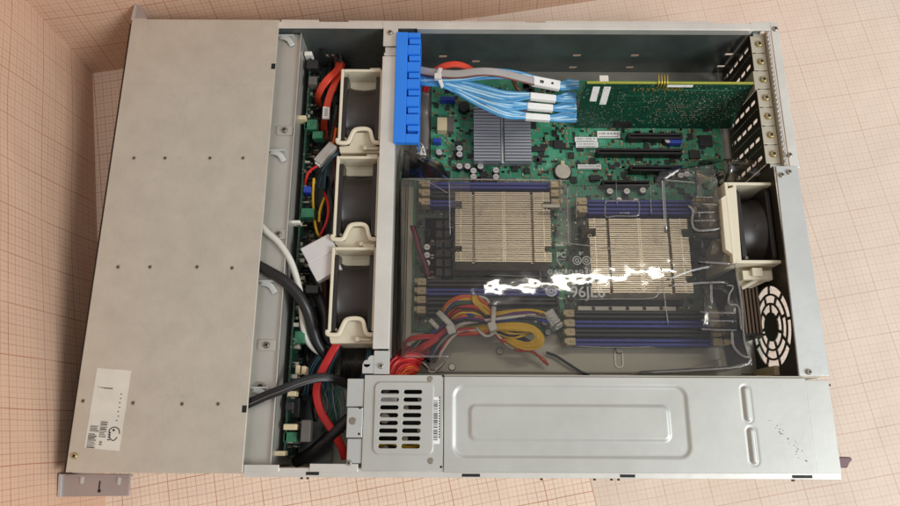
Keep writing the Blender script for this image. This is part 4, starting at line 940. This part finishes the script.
# between the ties, lower
for k, m in enumerate(('w_yellow', 'w_red', 'w_white', 'w_brown', 'w_orange', 'w_red')): wire(m, [(452, 330+k*1.0, .45), (465, 328+k*1.2, .46), (480, 328+k*1.2, .46), (494, 327+k*.8, .45)], .015)
wire('w_white', [(476, 327, .5), (481, 333, .52), (488, 336, .5), (496, 332, .46)], .016)
for k, m in enumerate(('w_red', 'w_white', 'w_yellow', 'w_red')): wire(m, [(494, 332, .44), (500+k, 340, .40), (508+k, 345.5+k*.5, .34), (520, 349+(k % 2)*2, .28), (533, 353-(k % 2)*1.5, .24), (543, 359+(k % 2)*2, .2), (548, 365, .16)], .011, .8)
wire('w_black', [(546, 352, .12), (556, 357, .12), (568, 364, .12), (578, 371, .10), (590, 376, .10)], .014)
b = MB(); c = U(518, 330.5, .42); b.box(c.x-.05, c.x+.06, c.y-.03, c.y+.03, .36, .42); b.build('inline_plug', 'black_plastic', wh, .006); b = MB(); c = U(526, 331, .42); b.box(c.x-.03, c.x+.03, c.y-.025, c.y+.025, .36, .425); b.build('inline_plug', 'latch', wh, .006)
MBt = lambda pts, fl: MB().tube(W(*pts), 0, 8, 5, flat=fl)
MBt([(438, 312, .60), (444, 318, .64), (451, 325, .62), (455, 331, .5)], (.028, .010)).build('cable_tie', 'tie', wh)
MBt([(430, 320, .56), (434, 324, .58), (438, 328, .54)], (.022, .010)).build('cable_tie', 'tie', wh)
MBt([(494, 307, .58), (493.5, 316, .62), (492.5, 326, .6), (492, 334, .46)], (.022, .010)).build('cable_tie', 'tie', wh)
for px, py in ((451, 329), (492.5, 326)): b = MB(); rotbox(b, px, py, .64, .08, .09, .06, 20); b.build('cable_tie', 'tie', wh, .014)
b = MB(); rotbox(b, 552, 317, .50, .16, .12, .12, -60); rotbox(b, 556, 322, .44, .14, .10, .12, -60); b.build('plug', 'clear_edge', wh, .012); 
b = MB()
for k in range(5): rotbox(b, 549+k*2.6, 313+k*2.8, .515, .07, .022, .05, 30)
b.build('plug_ribs', 'molex', wh, .006)
# coil of red and orange wire by the cover
t = thing('wire_coil', 'coiled loop of red and orange wires against the distributor cover', 'cable', U(404, 366, .6)); rnd = random.Random(7)
for k in range(13):
    m = 'w_orange' if k in (6, 9, 11) else 'w_red'; o = k*1.0
    r_ = 5+k*1.75; m = 'w_orange' if k in (1, 3, 4) else 'w_red'
    b = MB(); b.tube(W(*[(411+r_*1.05*math.cos(math.radians(a))+rnd.uniform(-.5, .5), 379-r_*math.sin(math.radians(a))+rnd.uniform(-.5, .5), .55+.0008*a*(1 if a < 120 else .9)+rnd.uniform(-.02, .02)) for a in (200, 165, 130, 100, 72, 50 if k < 6 else 60)]), .0125, 8, 6); b.build('wire', m, t)
for k in range(9):
    b = MB(); b.tube(W((406+k*2.2, 346+k*.6, .44), (399+k*2.0, 353, .50), (393+k*1.6, 362, .52), (390+k*1.4, 376, .45)), .0135, 8, 6); b.build('wire', ('w_red', 'w_red', 'w_black', 'w_red', 'w_purple', 'w_red', 'w_orange', 'w_black', 'w_red')[k], t)
t = thing('twisted_pair', 'short twisted red and white wire right of the wire coil', 'cable', U(428, 368, .5))
for k, m in enumerate(('w_brown', 'w_white')): b = MB(); b.tube(W((418, 359+k*2, .5), (425, 366-k, .5), (431, 371+k, .46), (438, 369-k, .4), (444, 362, .3)), .014, 7, 5); b.build('wire', m, t)
t = thing('thin_wire_bundle', 'small bundle of thin dark red and purple wires left of the first processor cooler', 'cable', U(417, 240, .4))
for k, m in enumerate(('w_brown', 'w_purple', 'w_red', 'w_black')): b = MB(); b.tube(W((411+k, 226, .3), (414+k*1.2, 236, .35), (418+k, 250, .35), (424+k, 264, .3), (427+k, 276, .25)), .012, 6, 5); b.build('wire', m, t)

# ============================================================ CLEAR AIR SHROUD
SZ = .74
sh = thing('air_shroud', 'clear plastic air duct covering the processor coolers and memory slots', 'air duct', (4.4, 2.0, .1))
top = [(401, 179), (449, 179), (556, 180.5), (572, 186), (655, 184), (660, 172), (714, 165), (716, 182), (722, 215), (728, 252), (735, 266), (741, 300), (744, 340), (750, 366), (690, 369), (640, 373), (560, 373), (430, 372), (430, 357), (402, 357)]
T3 = [U(x, y, SZ) for x, y in top]
b = MB(); b.prism([(p_.x, p_.y) for p_ in T3], SZ-.012, SZ); b.build('top_sheet', 'clear', sh)
def vwall(pts, z0, z1, t=.012, m='clear_rib', name='side_wall'):
    b = MB()
    for (xa, ya), (xb_, yb_) in zip(pts, pts[1:]):
        A_, B_ = U(xa, ya, z1), U(xb_, yb_, z1); d = (B_-A_); d.z = 0; d.normalize(); s_ = Vector((-d.y, d.x, 0))*t/2
        P_ = [A_+s_, B_+s_, B_-s_, A_-s_]; b.solid(P_, [Vector((p_.x, p_.y, z0)) for p_ in P_])
    return b.build(name, m, sh)
vwall([(401, 179), (402, 357)], .1, SZ-.014)
vwall([(735, 268), (741, 300), (744, 340), (748, 362)], .12, SZ-.014)
vwall([(745, 366), (640, 371.5)], .1, SZ-.014)
# sloping panel at the upper left and over the far right slots
b = MB(); b.slab([U(401, 178, SZ), U(449, 178, SZ), U(442, 163, .45), U(418, 153, .40), U(404, 150, .42)], .01); b.build('sloping_panel', 'clear_rib', sh)
b = MB(); b.slab([U(660, 171, SZ), U(714, 164, SZ), U(735, 158, .55), U(700, 160, .45), U(680, 166, .42)], .01); b.build('sloping_panel', 'clear_rib', sh)
# stiffening ribs and edges
def rib(pts, w=.012, z=SZ+.001, h=.02, m='clear_edge', name='rib'):
    b = MB(); b.tube([U(x, y, z+h/2) for x, y in pts], 0, 8, 4, flat=(w/2, h/2)); return b.build(name, m, sh)
rib([(401, 179), (448, 179), (556, 180.5), (566, 181)]); rib([(449, 179), (449.5, 205), (450, 236)]); rib([(450, 356.5), (425, 356.5), (402, 357)], .018)
rib([(663, 179), (664, 200), (666, 232)], .03); rib([(650, 180), (651, 215)], .008); rib([(663, 180), (680, 181.5), (695, 182.5)]); rib([(664, 179), (672, 174), (680, 169)], .02)
rib([(575, 190), (576, 228), (560, 250)], .008) if 0 else None
rib([(567, 182), (567.5, 215), (568, 246)], .008); rib([(553, 242), (590, 246), (615, 249)], .010); rib([(416, 180), (425, 181), (436, 186), (447, 193)], .01)
rib([(576, 220), (577, 186)], .007)
rib([(661, 268), (664, 295), (668, 325)], .010); rib([(616, 180.5), (617, 205)], .006)
rib([(568, 299.5), (620, 299), (650, 298.5), (658, 294), (657, 287)], .008); rib([(572, 346), (610, 347.5), (655, 347)], .006)
rib([(484, 275), (540, 277)], .006); rib([(540, 268), (541, 290)], .007)
rib([(735, 268), (741, 300), (744, 340), (748, 364), (700, 370), (640, 373)], .016)
rib([(711, 282), (711.5, 305)], .02); rib([(727, 285), (733, 287), (729, 295), (729, 304), (738, 306), (740, 318), (741, 330)], .014)
rib([(732, 330), (733, 345), (739, 353), (745, 357), (750, 358), (751, 366)], .02)
for y in (313, 321, 330): rib([(700, y-1), (715, y), (736, y)], .010)
rib([(667, 280), (690, 271), (712, 266)], .02); rib([(669, 286), (700, 283), (728, 282)], .02); rib([(700, 262), (735, 264)], .02)
rib([(688, 205), (693, 211), (692, 222), (696, 230), (710, 230), (722, 228)], .02); rib([(690, 221), (720, 220.5)], .010); rib([(694, 213), (718, 212)], .012); rib([(700, 204), (720, 205)], .012)
rib([(692, 197), (716, 197.5)], .008)
# moulded scoops towards the rear fan: curved clear surfaces
def scoop(px0, px1, py0, py1, zc_, dz, m='clear_curved', nx=14, ny=12, ph=0., name='scoop'):
    bm = bmesh.new(); vs = []
    for i in range(nx+1):
        row = []
        for j in range(ny+1):
            u, v = i/nx, j/ny; z = zc_+dz*math.sin(PI*v)**.8*(.7+.3*math.cos(2*PI*u+ph)); p_ = U(px0+(px1-px0)*u, py0+(py1-py0)*v, zc_); row.append(bm.verts.new((p_.x, p_.y, z)))
        vs.append(row)
    for i in range(nx):
        for j in range(ny): f = bm.faces.new((vs[i][j], vs[i+1][j], vs[i+1][j+1], vs[i][j+1])); f.smooth = True
    bmesh.ops.translate(bm, vec=-origin(sh), verts=bm.verts)
    me = bpy.data.meshes.new(name); bm.to_mesh(me); bm.free(); me.materials.append(M[m]); o = bpy.data.objects.new(name, me); col.objects.link(o); o.parent = sh
    so = o.modifiers.new('thick', 'SOLIDIFY'); so.thickness = .012; return o
scoop(692, 722, 203, 232, .55, .15); scoop(694, 736, 233, 264, .50, .22, ph=1.); scoop(700, 738, 284, 332, .45, .16, ph=2.); scoop(694, 724, 170, 202, .45, .14, ph=3.)
scoop(724, 782, 160, 181, .55, .10, ph=.5)
# vertical streaky side of the duct next to the cross bar
b = MB(); n = 10
for k in range(n):
    xa = 2.728+.011*k; b.face([(xa, 1.02, .70-.05*(k % 2)), (xa, 3.0, .70-.05*(k % 2)), (xa+.011, 3.0, .70-.05*((k+1) % 2)), (xa+.011, 1.02, .70-.05*((k+1) % 2))])
b.build('corrugated_side', 'clear_edge', sh)
# moulded recycling marks and characters
def text3d(s_, px, py, size, rot=0, m='clear_text', name='moulded_text', z=SZ+.001):
    cu = bpy.data.curves.new(name, 'FONT'); cu.body = s_; cu.size = size; cu.extrude = .003; cu.offset = .002
    o = bpy.data.objects.new('tmp', cu); col.objects.link(o); dg = bpy.context.evaluated_depsgraph_get(); dg.update()
    me = bpy.data.meshes.new_from_object(o.evaluated_get(dg)); bpy.data.objects.remove(o); me.materials.clear(); me.materials.append(M[m])
    c = U(px, py, z)-origin(sh); me.transform(Matrix.Translation(c) @ Matrix.Rotation(rot, 4, 'Z')); o = bpy.data.objects.new(name, me); col.objects.link(o); o.parent = sh; return o
m_, nt_, b_ = nmat('clear_text'); b_.inputs['Base Color'].default_value = (.8, .78, .72, 1); b_.inputs['Roughness'].default_value = .25; b_.inputs['Alpha'].default_value = .26; M['clear_text'] = m_
text3d('PC', 556.5, 257.5, .075); text3d('06', 579, 255, .045)
text3d(':96JL6', 567, 297, .145); text3d('PC', 643, 203, .05) if 0 else None
def ring(px, py, r, w=.006, n=20):
    c = U(px, py, SZ+.004); b = MB(); b.tube([c+Vector((r*math.cos(2*PI*k/n), r*math.sin(2*PI*k/n), 0)) for k in range(n+1)], w, 6, 2); b.build('moulded_mark', 'clear_text', sh)
ring(577, 260.5, .038); ring(577, 260.5, .016); ring(586.5, 260.5, .038); ring(586.5, 260.5, .016)
b = MB(); c = [U(556.5, 259.5, SZ+.004), U(565.5, 259.5, SZ+.004), U(561, 266, SZ+.004)]; b.tube([c[0], c[1], c[2], c[0]], .007, 6, 1); b.build('moulded_mark', 'clear_text', sh)
for k in range(9): text3d('8', 549+k*5.2, 274, .055) if k % 2 else ring(550+k*5.2, 272, .018, .004, 12)
ring(551, 291, .045, .010); ring(551, 291, .02, .008)
b = MB(); c = [U(605, 204, SZ+.004), U(606, 201.5, SZ+.004), U(610, 201, SZ+.004), U(636, 201, SZ+.004), U(639, 203, SZ+.004), U(639, 212, SZ+.004), U(636, 216, SZ+.004), U(616, 216, SZ+.004), U(606, 217, SZ+.004), U(605, 210, SZ+.004), U(605, 204, SZ+.004)]; b.tube(c, .008, 6, 3); b.build('moulded_mark', 'clear_edge', sh)
MB().tube(W((618, 213, SZ+.004), (630, 213, SZ+.004)), .008, 6, 2).build('moulded_mark', 'clear_edge', sh)
b = MB(); b.prism([(p_.x, p_.y) for p_ in W((560, 183, .66), (570, 186, .66), (571, 246, .66), (555, 246, .66))], .655, .66); b.build('step_panel', 'clear_rib', sh)
b = MB(); b.prism([(p_.x, p_.y) for p_ in W((450, 181, .70), (470, 181, .70), (470, 205, .70), (450, 205, .70))], .60, .61); b.build('step_panel', 'clear', sh)
c = U(551, 206, SZ-.04); screw_o = MB().box(c.x-.09, c.x+.09, c.y-.02, c.y+.02, SZ-.05, SZ-.03).build('hinge_pin', 'tin', sh, .006)

# ============================================================ CAMERA, LIGHT, WORLD
cam = bpy.data.cameras.new('camera'); co = bpy.data.objects.new('camera', cam); col.objects.link(co)
co.location = CAM; co.rotation_euler = ROT; cam.sensor_width = 36; cam.lens = FPX/900*36; cam.clip_start = .05; cam.clip_end = 500
scn.camera = co
w = bpy.data.worlds.new('World'); scn.world = w; w.use_nodes = True; nt = w.node_tree; bg = nt.nodes['Background']
tc = nt.nodes.new('ShaderNodeTexCoord'); sp = nt.nodes.new('ShaderNodeSeparateXYZ'); nt.links.new(tc.outputs['Generated'], sp.inputs[0])
mp = nt.nodes.new('ShaderNodeMapRange'); mp.inputs['From Min'].default_value = -1; nt.links.new(sp.outputs[0], mp.inputs['Value'])
rc = nt.nodes.new('ShaderNodeValToRGB'); nt.links.new(mp.outputs[0], rc.inputs[0])
rc.color_ramp.elements[0].color = (.50, .40, .32, 1); rc.color_ramp.elements[1].color = (.84, .88, .95, 1)
nt.links.new(rc.outputs[0], bg.inputs[0]); bg.inputs[1].default_value = .62
def area(name, loc, target, sx, sy, power, colr):
    l = bpy.data.lights.new(name, 'AREA'); l.shape = 'RECTANGLE'; l.size = sx; l.size_y = sy; l.energy = power; l.color = colr
    o = bpy.data.objects.new(name, l); col.objects.link(o); o.location = loc; o.rotation_euler = (Vector(target)-Vector(loc)).to_track_quat('-Z', 'Y').to_euler(); return o
P_ = U(578, 280, SZ); d = P_-CAM; hz = 24.; k = (hz-SZ)/(-d.z)
tl = Vector((P_.x+d.x*k, P_.y+d.y*k, hz))
o = area('ceiling_tube_lamp', tl, tl-Vector((0, 0, 1)), 8.6, .2, 240, (1, .95, .87)); o.rotation_euler = (0, 0, math.radians(6.5)); 
area('window_light', (19, -5, 13.5), (3, 1, 0), 8, 8, 2750, (.92, .97, 1.0))
scn.view_settings.view_transform = 'Standard'; scn.view_settings.look = 'None'; scn.view_settings.exposure = .24
